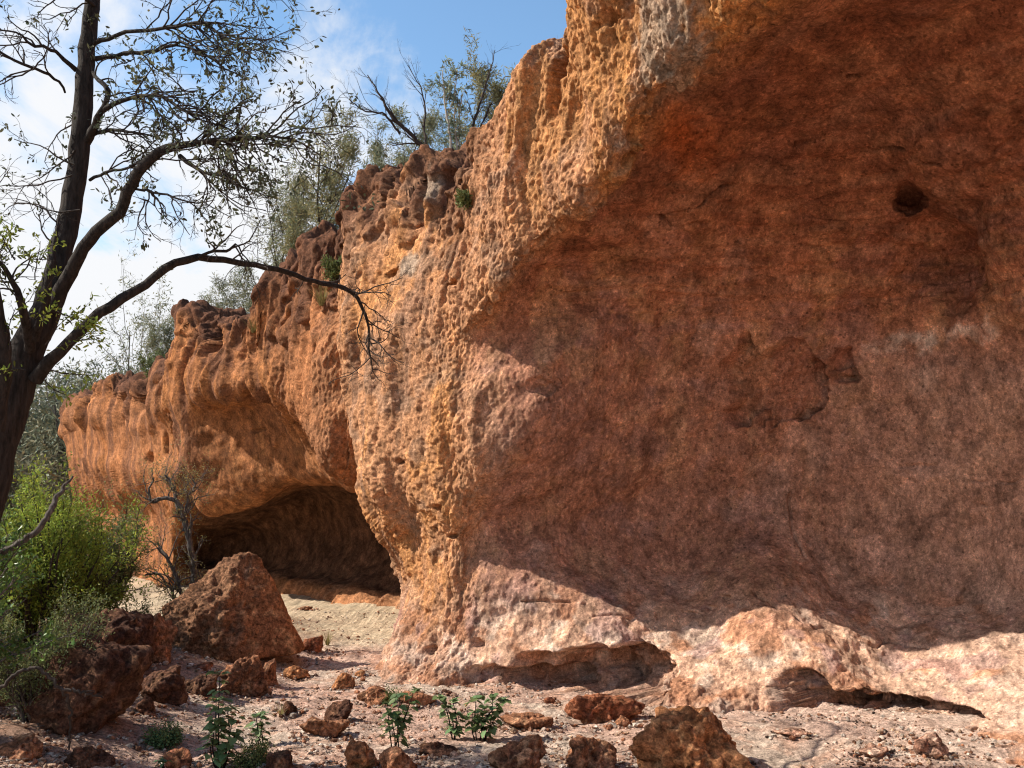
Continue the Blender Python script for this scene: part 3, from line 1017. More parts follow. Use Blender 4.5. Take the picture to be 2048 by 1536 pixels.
# denser near the camera
yy = 5.7 + 9.0 * rng.random(n) ** 1.7
xx = (rng.random(n) - .5) * 1.15 * yy
clump = fbm(np.stack([xx * 1.3, yy * 1.3, 0 * xx], 1), 3, 301)
k = rng.random(n) < sstep(-.35, .3, clump)
xx, yy = xx[k], yy[k]
# grit and flakes banked against every rock
for (bx, by, bw, bd) in SITES:
    m_ = int(40 + 90 * bw)
    a_ = rng.uniform(0, 6.283, m_)
    r_ = 1.0 + .45 * rng.random(m_) ** 2 * (.3 + .2 / bw)
    xx = np.concatenate([xx, bx + .5 * bw * r_ * np.cos(a_)])
    yy = np.concatenate([yy, by + .5 * bd * r_ * np.sin(a_)])
n = len(xx)
zg = ground_z(xx, yy)
rad = .005 + .019 * rng.random(n) ** 5
ns = sum(int(40 + 90 * b_[2]) for b_ in SITES)
rad[-ns:] = .006 + .022 * rng.random(ns) ** 2.5
dk = (xx > 1.2) & (yy > 5.8) & (yy < 8.2) & (rng.random(n) < .3)
rad[dk] *= .6
dv1, F1 = ico(1)
V = np.empty((n, len(dv1), 3))
jit = rng.uniform(.65, 1.3, (n, len(dv1), 1))
scl = rng.uniform(.6, 1.3, (n, 1, 3)) * (1, 1, .7)
V = dv1[None] * jit * scl * rad[:, None, None] + np.stack([xx, yy, zg + rad * .25 + .004], 1)[:, None, :]
Fg = (F1[None] + (np.arange(n) * len(dv1))[:, None, None]).reshape(-1, 3)
pal = np.array([(.46, .29, .21), (.40, .18, .10), (.58, .46, .37), (.28, .14, .085), (.50, .33, .22), (.62, .52, .43)])
cc = pal[rng.integers(0, len(pal), n)] * rng.uniform(.75, 1.2, (n, 1))
# the goats' droppings and dark ironstone grit towards the cave
cc[dk] = np.array([.075, .05, .038]) * rng.uniform(.7, 1.6, (dk.sum(), 1))
cc = np.repeat(cc, len(dv1), axis=0)
cc = cc * .8
gv = mesh_np("gravel", V.reshape(-1, 3), Fg, M_ROCK, col=cc, smooth=False)
tag(gv, "loose pink and brown gravel scattered over the sandy ground", "gravel", kind="stuff")
# ------------------------------------------------------------------ plants: tubes for wood, small faces for leaves
class Wood:
    def __init__(self):
        self.v, self.f, self.n = [], [], 0

    def add(self, pts, rad, k=6, lumps=0.0, rng=None):
        pts = np.asarray(pts, dtype=float)
        rad = np.asarray(rad, dtype=float)
        n = len(pts)
        t = np.gradient(pts, axis=0)
        t /= np.linalg.norm(t, axis=1)[:, None] + 1e-9
        a = np.cross(t[0], (0, 0, 1.0))
        if np.linalg.norm(a) < .1:
            a = np.cross(t[0], (1.0, 0, 0))
        ring = []
        for i in range(n):
            a = a - t[i] * (a @ t[i])
            a /= np.linalg.norm(a) + 1e-9
            b = np.cross(t[i], a)
            th = np.arange(k) / k * 2 * math.pi
            r = rad[i]
            if lumps and rng is not None:
                r = r * (1 + lumps * rng.normal(size=(k, 1)))
            ring.append(pts[i] + r * (np.cos(th)[:, None] * a + np.sin(th)[:, None] * b))
        V = np.concatenate(ring)
        i = np.arange(n - 1)[:, None] * k
        j = np.arange(k)[None]
        j2 = (j + 1) % k
        F = np.stack([i + j, i + j2, i + k + j2, i + k + j], -1).reshape(-1, 4) + self.n
        self.v.append(V)
        self.f.append(F)
        self.n += len(V)

    def build(self, name, mat, parent=None, loc=None):
        return mesh_np(name, np.concatenate(self.v), np.concatenate(self.f), mat, parent, True, loc=loc)


def spline(pts, n):
    """smooth path through control rows (any columns)"""
    pts = np.asarray(pts, dtype=float)
    t = np.concatenate([[0], np.cumsum(np.linalg.norm(np.diff(pts[:, :3], axis=0), axis=1) + 1e-6)])
    return hermite_axis0(pts, t, np.linspace(0, t[-1], n))


def rand_unit(rng, n):
    q = rng.normal(size=(n, 3))
    return q / np.linalg.norm(q, axis=1)[:, None]


SHAPES = {
    # x along the leaf, y across, z fold
    'narrow': (np.array([(0, 0, 0), (.45, -.5, .12), (1, 0, -.05), (.45, .5, .12)]), [(0, 1, 2, 3)]),
    'oval': (np.array([(0, 0, 0), (.3, -.42, .1), (.72, -.42, .1), (1, 0, 0), (.72, .42, .1), (.3, .42, .1), (.5, 0, 0)]), [(0, 1, 6, 5), (1, 2, 3, 6), (6, 3, 4, 5)]),
    'obovate': (np.array([(0, 0, 0), (.4, -.26, .08), (.8, -.5, .1), (1, 0, -.03), (.8, .5, .1), (.4, .26, .08), (.6, 0, 0)]), [(0, 1, 6, 5), (1, 2, 3, 6), (6, 3, 4, 5)]),
    'heart': (np.array([(0, 0, 0), (-.12, -.32, .05), (.15, -.55, .08), (.55, -.42, .06), (1, 0, -.12), (.55, .42, .06), (.15, .55, .08), (-.12, .32, .05), (.42, 0, -.04)]),
              [(0, 1, 2, 8), (2, 3, 4, 8), (8, 4, 5, 6), (0, 8, 6, 7)]),
}


def leaves(name, pos, dirs, length, width, shape, mat, rng, parent=None, loc=None, droop=0.0, vary=.35, hue=.12, up=None):
    pos = np.asarray(pos, dtype=float)
    n = len(pos)
    S_, Q = SHAPES[shape]
    x = np.asarray(dirs, dtype=float).copy()
    x[:, 2] -= droop
    x /= np.linalg.norm(x, axis=1)[:, None] + 1e-9
    u = rand_unit(rng, n) if up is None else np.asarray(up) + .45 * rand_unit(rng, n)
    y = np.cross(u, x)
    y /= np.linalg.norm(y, axis=1)[:, None] + 1e-9
    z = np.cross(x, y)
    L_ = (length * rng.uniform(.65, 1.25, n))[:, None, None]
    Wd = (width * rng.uniform(.7, 1.2, n))[:, None, None]
    V = pos[:, None] + S_[None, :, :1] * L_ * x[:, None] + S_[None, :, 1:2] * Wd * y[:, None] + S_[None, :, 2:3] * Wd * z[:, None]
    F = (np.array(Q)[None] + (np.arange(n) * len(S_))[:, None, None]).reshape(-1, len(Q[0]))
    tint = rng.uniform(1 - vary, 1 + vary, (n, 1)) * (1 + hue * rng.normal(size=(n, 1)) * np.array([1, .1, -.4]))
    tint = np.repeat(np.clip(tint, .2, 2), len(S_), axis=0)
    return mesh_np(name, V.reshape(-1, 3), F, mat, parent, True, col=tint, loc=loc)


def grow(rng, wood, p, d, length, rad, level, spec, anchors, k=5):
    """a branch that wanders, forks, and leaves anchors for foliage at its ends"""
    sp = spec[level]
    n = sp.get('seg', 6)
    pts = [np.array(p, dtype=float)]
    d = np.array(d, dtype=float)
    d /= np.linalg.norm(d)
    ds = []
    for i in range(n):
        d = d + sp.get('wob', .18) * rng.normal(size=3) + np.array([0, 0, sp.get('up', .05)])
        d /= np.linalg.norm(d)
        pts.append(pts[-1] + d * length / n)
        ds.append(d.copy())
    r = np.linspace(rad, rad * sp.get('tip', .45), n + 1)
    wood.add(pts, r, k if level == 0 else max(3, k - level))
    if level + 1 < len(spec):
        nx = spec[level + 1]
        m = rng.integers(nx['n'][0], nx['n'][1] + 1)
        for j in range(m):
            t = nx.get('from', .3) + (1 - nx.get('from', .3)) * (j + rng.random()) / m
            q = t * n
            i = min(int(q), n - 1)
            base = pts[i] + (pts[i + 1] - pts[i]) * (q - i)
            ax = rand_unit(rng, 1)[0]
            sd_ = np.cross(ds[i], ax)
            sd_ /= np.linalg.norm(sd_) + 1e-9
            ang = nx.get('ang', .8) * rng.uniform(.6, 1.3)
            nd = ds[i] * math.cos(ang) + sd_ * math.sin(ang)
            grow(rng, wood, base, nd, length * nx['len'] * rng.uniform(.6, 1.15) * (1.1 - .4 * t), max(r[i] * nx.get('rad', .55), .0012), level + 1, spec, anchors, k)
    if level >= len(spec) - 1 or sp.get('leafy'):
        for i in range(1, n + 1):
            anchors.append((pts[i], ds[i - 1]))


def foliage(rng, anchors, per, spread):
    A = np.array([a for a, _ in anchors])
    Dv = np.array([b for _, b in anchors])
    idx = np.repeat(np.arange(len(A)), per)
    pos = A[idx] + rng.normal(size=(len(idx), 3)) * spread
    dirs = Dv[idx] * .7 + rand_unit(rng, len(idx))
    return pos, dirs


M_BARK = bark_material("dark rough bark", (.013, .010, .008), (.055, .043, .036), 38, .016, .22)
M_TWIG = bark_material("dark twig bark", (.020, .015, .012), (.075, .055, .045), 60, .003)
M_GREYWOOD = bark_material("weathered grey wood", (.035, .027, .023), (.17, .14, .12), 60, .005)
M_PALEBARK = bark_material("pale smooth bark", (.26, .22, .18), (.52, .47, .40), 14, .004)
M_MULGA = leaf_material("grey green narrow leaves", (.20, .20, .115), .3, .35)
M_MULGA2 = leaf_material("olive narrow leaves", (.215, .20, .10), .3, .35)
M_DARKLEAF = leaf_material("dark green leaves", (.10, .11, .06), .3, .25)
M_LIME = leaf_material("bright lime leaves", (.21, .25, .045), .25, .4)
M_BUSH = leaf_material("fresh green bush leaves", (.225, .275, .042), .35, .35)
M_BUSH2 = leaf_material("dull green bush leaves", (.12, .14, .048), .3, .3)
M_BROAD = leaf_material("glossy broad leaves", (.10, .16, .035), .25, .3, .35)
M_WEED = leaf_material("weed leaves", (.13, .19, .075), .25, .3, .5)
M_BLUE = leaf_material("blue grey leaves", (.20, .235, .16), .2, .3)
M_SCRUB = leaf_material("scrub leaves", (.18, .18, .11), .35, .2)
M_GRASSY = leaf_material("dry tussock blades", (.24, .20, .075), .3, .3)

# ------------------------------------------------------------------ the leaning tree on the left
rng = np.random.default_rng(3)
TS = 1.16
tree = empty("tree", (-3.75, 6.05, 0))
TL = Vector((-3.75, 6.05, 0))
T0 = np.array(TL)


def limb_path(ctrl, n, jit=.006):
    """ctrl rows: px, py, Y, width in photo pixels"""
    rows = []
    for px, py, Y, wd_ in ctrl:
        rows.append((*P(px, py, Y * TS), .87 * wd_ * (.9 if py > 400 else 1.0) / FPX * Y * TS / 2))
    q = spline(rows, n)
    q[1:-1, :3] += rng.normal(size=(n - 2, 3)) * jit
    return q[:, :3] - T0, np.maximum(q[:, 3], .002)


LIMBS = []
tw = Wood()
base = [(-2.95 + 0, 5.2, -.15)]
tp, tr = limb_path([(-150, 1350, 5.25, 122), (-86, 1180, 5.3, 112), (-32, 1000, 5.35, 102), (8, 850, 5.4, 96), (50, 720, 5.45, 88), (98, 600, 5.5, 70), (128, 480, 5.55, 56), (150, 370, 5.6, 48), (163, 250, 5.6, 44), (170, 140, 5.6, 40), (180, 30, 5.6, 36), (196, -90, 5.6, 30), (205, -240, 5.6, 20), (230, -400, 5.6, 8)], 60, .005)
tp = np.concatenate([[tp[0] + (-.12, 0, -.75)], tp])
tr = np.concatenate([[tr[0] * 1.35], tr])
tw.add(tp, tr, 14, .05, rng)
trunk = tw.build("trunk", M_BARK, tree)
limbs = {
    'A': ([(105, 620, 5.45, 40), (140, 545, 5.4, 36), (172, 490, 5.35, 33), (215, 445, 5.3, 31), (242, 420, 5.3, 30), (258, 380, 5.25, 27), (285, 335, 5.2, 26), (318, 305, 5.2, 24), (360, 290, 5.15, 18), (400, 285, 5.15, 14), (470, 278, 5.1, 10), (540, 272, 5.1, 6), (600, 285, 5.1, 3)], 34),
    'B': ([(70, 760, 5.4, 38), (110, 712, 5.35, 32), (155, 668, 5.35, 29), (195, 630, 5.35, 27), (250, 594, 5.4, 25), (290, 570, 5.45, 23), (330, 537, 5.5, 22), (385, 517, 5.6, 20), (440, 520, 5.7, 18), (500, 530, 5.85, 15), (560, 540, 6.0, 14), (630, 563, 6.2, 12), (700, 583, 6.4, 11), (722, 610, 6.5, 9), (735, 645, 6.55, 7), (738, 690, 6.6, 5), (745, 740, 6.6, 2.5)], 40),
    'C': ([(172, 285, 5.6, 22), (192, 245, 5.5, 17), (210, 210, 5.45, 14), (215, 178, 5.45, 12), (198, 160, 5.5, 10), (186, 145, 5.55, 8)], 14),
    'D': ([(200, 225, 5.47, 14), (235, 205, 5.4, 11), (280, 193, 5.3, 9), (320, 192, 5.2, 8), (365, 218, 5.1, 7), (400, 232, 5.05, 4), (450, 230, 5.0, 2.5)], 18),
    'E': ([(185, 88, 5.6, 14), (225, 72, 5.5, 10), (290, 60, 5.4, 9), (350, 54, 5.3, 8), (415, 50, 5.2, 7), (450, 80, 5.15, 5), (500, 110, 5.1, 3)], 18),
    'F': ([(188, 118, 5.6, 13), (240, 108, 5.5, 10), (300, 103, 5.4, 9), (345, 92, 5.35, 8), (365, 82, 5.3, 6), (400, 108, 5.25, 5), (465, 116, 5.2, 3)], 18),
    'G': ([(152, 140, 5.6, 13), (122, 112, 5.5, 9), (95, 96, 5.4, 8), (60, 88, 5.35, 7), (38, 68, 5.3, 5), (0, 60, 5.3, 4), (-40, 50, 5.3, 2)], 16),
    'H': ([(130, 185, 5.55, 5), (105, 152, 5.4, 7), (70, 138, 5.3, 7), (30, 120, 5.2, 7), (0, 104, 5.15, 6), (-40, 90, 5.1, 3)], 14),
    'I': ([(180, 272, 5.6, 12), (215, 260, 5.5, 9), (250, 262, 5.4, 7), (300, 270, 5.3, 3)], 10),
    'J': ([(180, 360, 5.6, 8), (210, 345, 5.5, 7), (260, 335, 5.4, 6), (285, 320, 5.3, 5)], 10),
    'K': ([(270, 378, 5.25, 6), (300, 382, 5.2, 6), (340, 392, 5.15, 5), (380, 405, 5.1, 4), (430, 400, 5.1, 2)], 12),
    'M': ([(385, 520, 5.6, 8), (420, 505, 5.55, 8), (462, 498, 5.5, 7), (475, 486, 5.5, 5), (480, 500, 5.5, 4), (510, 535, 5.5, 3)], 14),
    'N': ([(360, 312, 5.17, 12), (385, 330, 5.1, 9), (410, 345, 5.05, 6), (440, 350, 5.0, 4), (470, 375, 5.0, 2)], 12),
    'O': ([(60, 700, 5.35, 30), (52, 640, 5.2, 24), (36, 590, 5.1, 18), (20, 555, 5.05, 14), (-20, 500, 5.0, 9)], 14),
    'Q': ([(68, 680, 5.3, 24), (90, 610, 5.2, 20), (100, 540, 5.2, 17), (108, 490, 5.25, 10), (118, 430, 5.3, 4)], 14),
    'R': ([(-8, 860, 5.15, 44), (6, 760, 5.1, 40), (4, 680, 5.05, 36), (-8, 600, 5.0, 30), (-30, 500, 5.0, 22)], 14),
    'Z': ([(-25, 520, 5.0, 26), (-120, 400, 5.2, 18), (-260, 300, 5.5, 13), (-420, 260, 5.8, 8)], 16),
    'T': ([(192, 20, 5.6, 9), (170, -5, 5.5, 9), (135, -10, 5.45, 8), (110, -25, 5.4, 5)], 10),
    'V': ([(205, -150, 5.6, 14), (300, -190, 5.5, 9), (420, -150, 5.4, 6), (520, -60, 5.3, 3)], 14),
    'W': ([(212, -280, 5.6, 18), (330, -360, 5.55, 14), (470, -400, 5.5, 11), (620, -410, 5.5, 8), (760, -370, 5.5, 4)], 18),
    'X': ([(216, -320, 5.6, 18), (260, -450, 5.6, 13), (350, -560, 5.6, 9), (480, -640, 5.6, 4)], 16),
    'Y': ([(195, -100, 5.6, 14), (100, -160, 5.5, 9), (-20, -150, 5.4, 6), (-120, -100, 5.3, 3)], 14),
}
paths = {}
for key, (ctrl, n) in limbs.items():
    q, r = limb_path(ctrl, n, .004)
    paths[key] = (q, r)
    w_ = Wood()
    w_.add(q, r, 9, .04, rng)
    LIMBS.append(w_.build("limb", M_BARK, tree))

twigs = Wood()
leafA, bareA = [], []
# where twigs spring from: limb, first and last fraction, count, length, leafy share, preferred direction
TW = [('A', .5, 1, 30, .50, .75, (.5, 0, .15)), ('A', .62, 1, 18, .45, .8, (.3, 0, -.5)), ('N', .1, 1, 16, .45, .8, (.4, 0, -.3)), ('D', .2, 1, 20, .48, .9, (.5, 0, .25)), ('D', .3, 1, 12, .4, .9, (.4, 0, -.4)),
      ('E', .3, 1, 22, .45, .75, (.5, 0, .3)), ('E', .6, 1, 14, .42, .85, (.6, 0, -.4)), ('F', .3, 1, 22, .45, .8, (.5, 0, -.3)), ('I', .2, 1, 12, .4, .9, (.5, 0, 0)), ('J', .2, 1, 12, .38, .8, (.4, 0, -.1)),
      ('C', .2, 1, 8, .35, .5, (.4, 0, .2)), ('G', .2, 1, 13, .35, .05, (-.3, 0, .3)), ('H', .1, 1, 14, .34, .05, (-.2, 0, .1)), ('K', .2, 1, 14, .34, .15, (.2, 0, -.5)),
      ('M', .2, 1, 12, .30, .0, (.1, 0, .2)), ('B', .45, .75, 8, .25, .0, (.2, 0, -.2)), ('B', .76, 1, 18, .36, .0, (.3, .1, -.35)), ('B', .9, 1, 8, .3, .0, (.5, .1, -.2)), ('T', .2, 1, 8, .35, .1, (-.2, 0, .2)),
      ('V', .2, 1, 26, .6, .5, (.2, 0, -.3)), ('W', .2, 1, 46, .6, .9, (.3, 0, .1)), ('X', .2, 1, 36, .6, .9, (.3, 0, .1)), ('Z', .2, 1, 44, .7, .9, (-.2, .2, .1)), ('R', .8, 1, 14, .5, .9, (-.8, .3, .2)), ('Y', .2, 1, 20, .5, .4, (-.2, 0, -.1)), ('O', .5, 1, 6, .3, .2, (-.2, 0, .3))]
SPT = [dict(seg=7, wob=.24, up=-.02, tip=.45), dict(n=(3, 5), len=.6, ang=.8, rad=.7, seg=5, wob=.26, up=-.03, tip=.5, **{'from': .25}), dict(n=(2, 3), len=.55, ang=.8, rad=.75, seg=4, wob=.28, up=-.03, tip=.6, **{'from': .3})]
for key, a, b, cnt, ln, lf, pref in TW:
    q, r = paths[key]
    for j in range(int(cnt * (.72 if key not in 'VWXYZR' else 1))):
        t = (a + (b - a) * rng.random()) * (len(q) - 1)
        i = min(int(t), len(q) - 2)
        p0 = q[i] + (q[i + 1] - q[i]) * (t - i)
        tang = q[i + 1] - q[i]
        tang /= np.linalg.norm(tang) + 1e-9
        dd = np.array(pref) * 1.1 + .35 * tang + .75 * rand_unit(rng, 1)[0]
        an = leafA if rng.random() < lf else bareA
        grow(rng, twigs, p0, dd, 1.1 * ln * rng.uniform(.5, 1.1), min(.0065, r[i] * .55 + .001), 0, SPT, an, 4)
# left of the trunk, thin drooping sprays
for (px, py, Y, dx, dz, ln) in ((150, 330, 5.5, -.6, .1, .5), (145, 350, 5.5, -.7, -.3, .55), (150, 300, 5.55, -.3, -.6, .4), (120, 450, 5.4, -.8, .4, .5), (110, 490, 5.4, -1, .5, .5), (160, 420, 5.5, -.8, -.1, .45), (155, 240, 5.6, -.4, -.8, .35), (290, 400, 5.3, .1, -.9, .3), (310, 395, 5.3, -.1, -.9, .35)):
    grow(rng, twigs, P(px, py, Y * TS) - T0, np.array([dx, .1 * rng.normal(), dz]), ln, .006, 0, SPT, leafA if rng.random() < .5 else bareA, 4)
twigs.build("twigs", M_TWIG, tree)
rngl = np.random.default_rng(8)
A = [leafA[i] for i in rngl.permutation(len(leafA))[:int(len(leafA) * .42)]]
pos, dirs = foliage(rngl, A, 2, .012)
leaves("crown", pos, dirs, .036, .016, 'oval', M_DARKLEAF, rngl, tree, droop=.35)
tag(tree, "leaning dark barked tree with one long bare limb arching over to the cliff", "tree")
print("tree anchors", len(leafA), len(pos))

# lime leaved climber on the trunk
rng = np.random.default_rng(14)
cl = empty("climber", P(20, 720, 5.95))
CL0 = np.array(cl.location)
w_ = Wood()
an = []
for (px, py, ang, ln) in ((10, 560, 1.4, .3), (40, 600, 1.8, .35), (70, 560, 1.2, .28), (20, 640, .7, .3), (90, 690, .6, .32), (110, 700, .2, .32), (100, 740, -.4, .28), (60, 640, 1.0, .32), (30, 520, 2.0, .25), (60, 520, 1.0, .2), (90, 760, -.8, .2), (130, 650, .5, .28), (140, 690, .9, .2), (20, 700, 1.9, .3), (75, 600, .4, .28), (0, 500, 1.3, .2), (50, 740, 2.4, .2), (5, 620, 2.2, .25), (160, 655, .2, .12), (110, 620, -.2, .22), (80, 520, .8, .2)):
    grow(rng, w_, P(px, py, 5.85) - CL0, (math.cos(ang), -.2, math.sin(ang)), ln * .87, .0045, 0,
         [dict(seg=6, wob=.22, up=.02, leafy=True), dict(n=(3, 4), len=.5, ang=.8, rad=.7, seg=4, wob=.25, up=0)], an, 4)
w_.build("stem", M_TWIG, cl)
an = [an[i] for i in rng.permutation(len(an))[:int(len(an) * .75)]]
pos, dirs = foliage(rng, an, 2, .010)
leaves("leaves", pos, dirs, .038, .015, 'oval', M_LIME, rng, cl, droop=.1)
tag(cl, "lime green leafy climber clinging to the leaning tree's trunk", "climber")


# ------------------------------------------------------------------ trees standing on and behind the cliff
def bush_tree(name, label, cat, loc, height, width, seed, mat, wood=M_TWIG, stems=3, leaf=(.085, .016), per=7, spread=.05, group=None, twigmul=1.0, lean=(0, 0), shape='narrow', crown_from=.35, thick=.022, droop=.15, parent_names=("trunk", "crown")):
    rng = np.random.default_rng(seed)
    o = empty(name, loc)
    w_ = Wood()
    an = []
    asp = width / height
    spec = [dict(seg=7, wob=.13, up=.10, tip=.4),
            dict(n=(int(5 * twigmul) + 1, int(8 * twigmul) + 1), len=.52, ang=.55 + .35 * asp, rad=.55, seg=6, wob=.2, up=.07, tip=.4, **{'from': crown_from}),
            dict(n=(4, 6), len=.5, ang=.75, rad=.6, seg=5, wob=.24, up=.05, tip=.4, **{'from': .3}),
            dict(n=(3, 5), len=.5, ang=.8, rad=.6, seg=3, wob=.25, up=.04, tip=.5, **{'from': .2})]
    for s in range(stems):
        a = rng.uniform(0, 2 * math.pi) if stems > 1 else 0
        tilt = (.25 + .35 * asp) * rng.uniform(.3, 1.0) if stems > 1 else .05
        dd = (math.cos(a) * tilt + lean[0], math.sin(a) * tilt + lean[1], 1)
        grow(rng, w_, rng.normal(size=3) * (.04, .04, 0) - np.array([0, 0, .25]), dd, height * rng.uniform(.62, .8), thick * height / 2.5 * rng.uniform(.8, 1.2), 0, spec, an, 6)
    AP = np.array([a for a, _ in an])
    kz = height / np.percentile(AP[:, 2], 96)
    kr = .5 * width / np.percentile(np.hypot(AP[:, 0] - np.median(AP[:, 0]), AP[:, 1] - np.median(AP[:, 1])), 92)
    kk = np.array([kr, kr, kz])
    w_.v = [v * kk for v in w_.v]
    an = [(a * kk, b) for a, b in an]
    w_.build(parent_names[0], wood, o)
    pos, dirs = foliage(rng, an, per, spread)
    leaves(parent_names[1], pos, dirs, leaf[0], leaf[1], shape, mat, rng, o, droop=droop)
    tag(o, label, cat, group)
    return o


def on_top(px, Y):
    x = (px - 1024) / FPX * Y
    return np.array([x, Y, plateau_z(x, Y)])


def hgt(loc, py_top):
    return P(1024, py_top, loc[1])[2] - loc[2]


GT = "feathery trees growing on top of the cliff"
for (px, Y, top, wpx, seed, mat, lean, label, per) in (
        (630, 17, 262, 270, 401, M_MULGA2, (-.22, 0), "feathery tree behind the long bare limb's tip, leaning towards the dark tree", 9),
        (752, 19, 215, 270, 402, M_MULGA, (0, 0), "broad grey green feathery tree between the leaning one and the bare shrub", 11),
        (985, 16, 150, 150, 403, M_MULGA2, (.10, 0), "olive feathery tree rising against the highest rock face", 8),
        (476, 25, 548, 170, 404, M_MULGA, (0, 0), "bushy feathery tree in the notch above the far overhang", 8),
        (640, 21, 425, 110, 405, M_MULGA, (0, 0), "small feathery bush low behind the long bare limb", 7),
        (560, 20, 360, 200, 408, M_MULGA, (0, 0), "pale feathery tree seen through the dark tree's lower twigs", 8),
        (895, 21, 255, 170, 406, M_MULGA, (0, 0), "low feathery tree behind the blue leaved sapling", 7),
        (355, 26, 632, 110, 407, M_MULGA, (0, 0), "small feathery tree just left of the twin peaked buttress", 8)):
    loc = on_top(px, Y)
    h = hgt(loc, top)
    bush_tree("feathery_tree", label, "tree", loc, h, wpx / FPX * Y, seed, mat, lean=lean, group=GT, per=per, leaf=(.10, .017), spread=.055)

# slim eucalypts far left
for (px, Y, top, seed, label) in ((252, 33, 560, 421, "slim tree with dark trunk and thin crown, left one of the pair beyond the cliff"),
                                  (292, 32, 555, 422, "slim pale trunked tree, nearest the far cliff of the pair with thin crowns")):
    x = (px - 1024) / FPX * Y
    loc = np.array([x, Y, float(ground_z(x, Y)[0])])
    bush_tree("slim_tree", label, "tree", loc, hgt(loc, top), 3.0, seed, M_MULGA, wood=M_PALEBARK if seed == 422 else M_GREYWOOD, stems=2, per=2, leaf=(.14, .035), spread=.08, group="slim trees beyond the cliff", crown_from=.5, thick=.020, twigmul=.7)

# the thicket beyond the end of the cliff: one far mass
rng = np.random.default_rng(31)
w_ = Wood()
an = []
for j in range(84):
    px = rng.uniform(-120, 400) if j < 40 else rng.uniform(150, 390) if j < 64 else rng.uniform(-900, -100)
    Y = rng.uniform(27, 48) if px > 150 else rng.uniform(24, 48)
    x = (px - 1024) / FPX * Y
    z0 = float(ground_z(x, Y)[0])
    top = np.interp(px, [-100, 100, 200, 400], [690, 680, 665, 640]) + rng.uniform(-10, 90)
    h = min(max(P(px, top, Y)[2] - z0, 1.8), 8.5)
    if Y < 30:
        h = min(h, 3.4 if px < 170 else 5.0)
    for s in range(3):
        a = rng.uniform(0, 6.28)
        grow(rng, w_, (x, Y, z0 - .1), (math.cos(a) * .4, math.sin(a) * .4, 1), h * .72, .02 * h / 2.5, 0,
             [dict(seg=5, wob=.14, up=.1, tip=.4), dict(n=(5, 7), len=.5, ang=.8, rad=.55, seg=4, wob=.2, up=.05, **{'from': .12}), dict(n=(4, 6), len=.5, ang=.8, rad=.6, seg=4, wob=.25, up=.03, **{'from': .2})], an, 5)
wv, wf = np.concatenate(w_.v), np.concatenate(w_.f)
pos, dirs = foliage(rng, an, 5, .16)
th = leaves("thicket", pos, dirs, .20, .055, 'narrow', M_SCRUB, rng, None, vary=.4)
tag(th, "hazy grey green thicket of scrub filling the slope beyond the cliff's far end", "scrub", kind="stuff")
tb = mesh_np("thicket_branches", wv, wf, M_GREYWOOD)
tb.parent = th
print("thicket", len(pos), len(wv))

# bare shrub on the outcrop, sapling, bare stems
rng = np.random.default_rng(51)


def stems_from_px(name, label, cat, ctrl_list, Y, mat, spec, cnt, ln, group=None, leafmat=None, leaf=None, shape='narrow', per=3, bias=(0, 0, .5), seed=1, spread=.01, start=.3, zfix=True, part="stem", droop=.3):
    rng = np.random.default_rng(seed)
    b0 = P(ctrl_list[0][0][0], ctrl_list[0][0][1], Y)
    o = empty(name, b0)
    w_ = Wood()
    an = []
    for ctrl in ctrl_list:
        rows = [(*(P(px, py, Y + dy) - b0), w2 / FPX * Y / 2) for px, py, dy, w2 in ctrl]
        if zfix:
            rows[0] = (rows[0][0], rows[0][1], rows[0][2] - .12, rows[0][3])
        q = spline(rows, 5 * len(rows))
        q[1:-1, :3] += rng.normal(size=(len(q) - 2, 3)) * .006
        r = np.maximum(q[:, 3], .0015)
        w_.add(q[:, :3], r, 6)
        n = len(q)
        for j in range(cnt):
            t = (start + (1 - start) * rng.random()) * (n - 1)
            i = min(int(t), n - 2)
            tang = q[i + 1, :3] - q[i, :3]
            tang /= np.linalg.norm(tang) + 1e-9
            dd = tang + .55 * rand_unit(rng, 1)[0] + .4 * np.array(bias)
            grow(rng, w_, q[i, :3], dd, ln * rng.uniform(.5, 1.2), max(r[i] * .5, .0015), 0, spec, an, 4)
    w_.build(part, mat, o)
    if leafmat:
        pos, dirs = foliage(rng, an, per, spread)
        leaves("leaves", pos, dirs, leaf[0], leaf[1], shape, leafmat, rng, o, droop=droop)
    tag(o, label, cat, group)
    return o


WISP = [dict(seg=6, wob=.08, up=.03, tip=.3), dict(n=(2, 4), len=.6, ang=.4, rad=.7, seg=5, wob=.1, up=.03, tip=.3, **{'from': .3}), dict(n=(1, 3), len=.55, ang=.4, rad=.8, seg=4, wob=.1, up=.03, tip=.5)]
stems_from_px("bare_shrub", "leafless wispy shrub fanning up and leftward from the stump topped outcrop", "shrub",
              [[(876, 345, 0, 13), (850, 300, 0, 10), (815, 262, 0, 8), (785, 235, 0, 7), (760, 190, 0, 4), (735, 150, .1, 2)],
               [(862, 318, 0, 6), (848, 265, .1, 5), (850, 215, .2, 4), (838, 170, .2, 2.5), (815, 130, .3, 1.5)],
               [(800, 248, 0, 5), (765, 228, -.1, 4), (730, 222, -.2, 3), (700, 200, -.2, 2)]], 11.2, M_TWIG, WISP, 11, .34, seed=61, bias=(-.5, 0, .5))
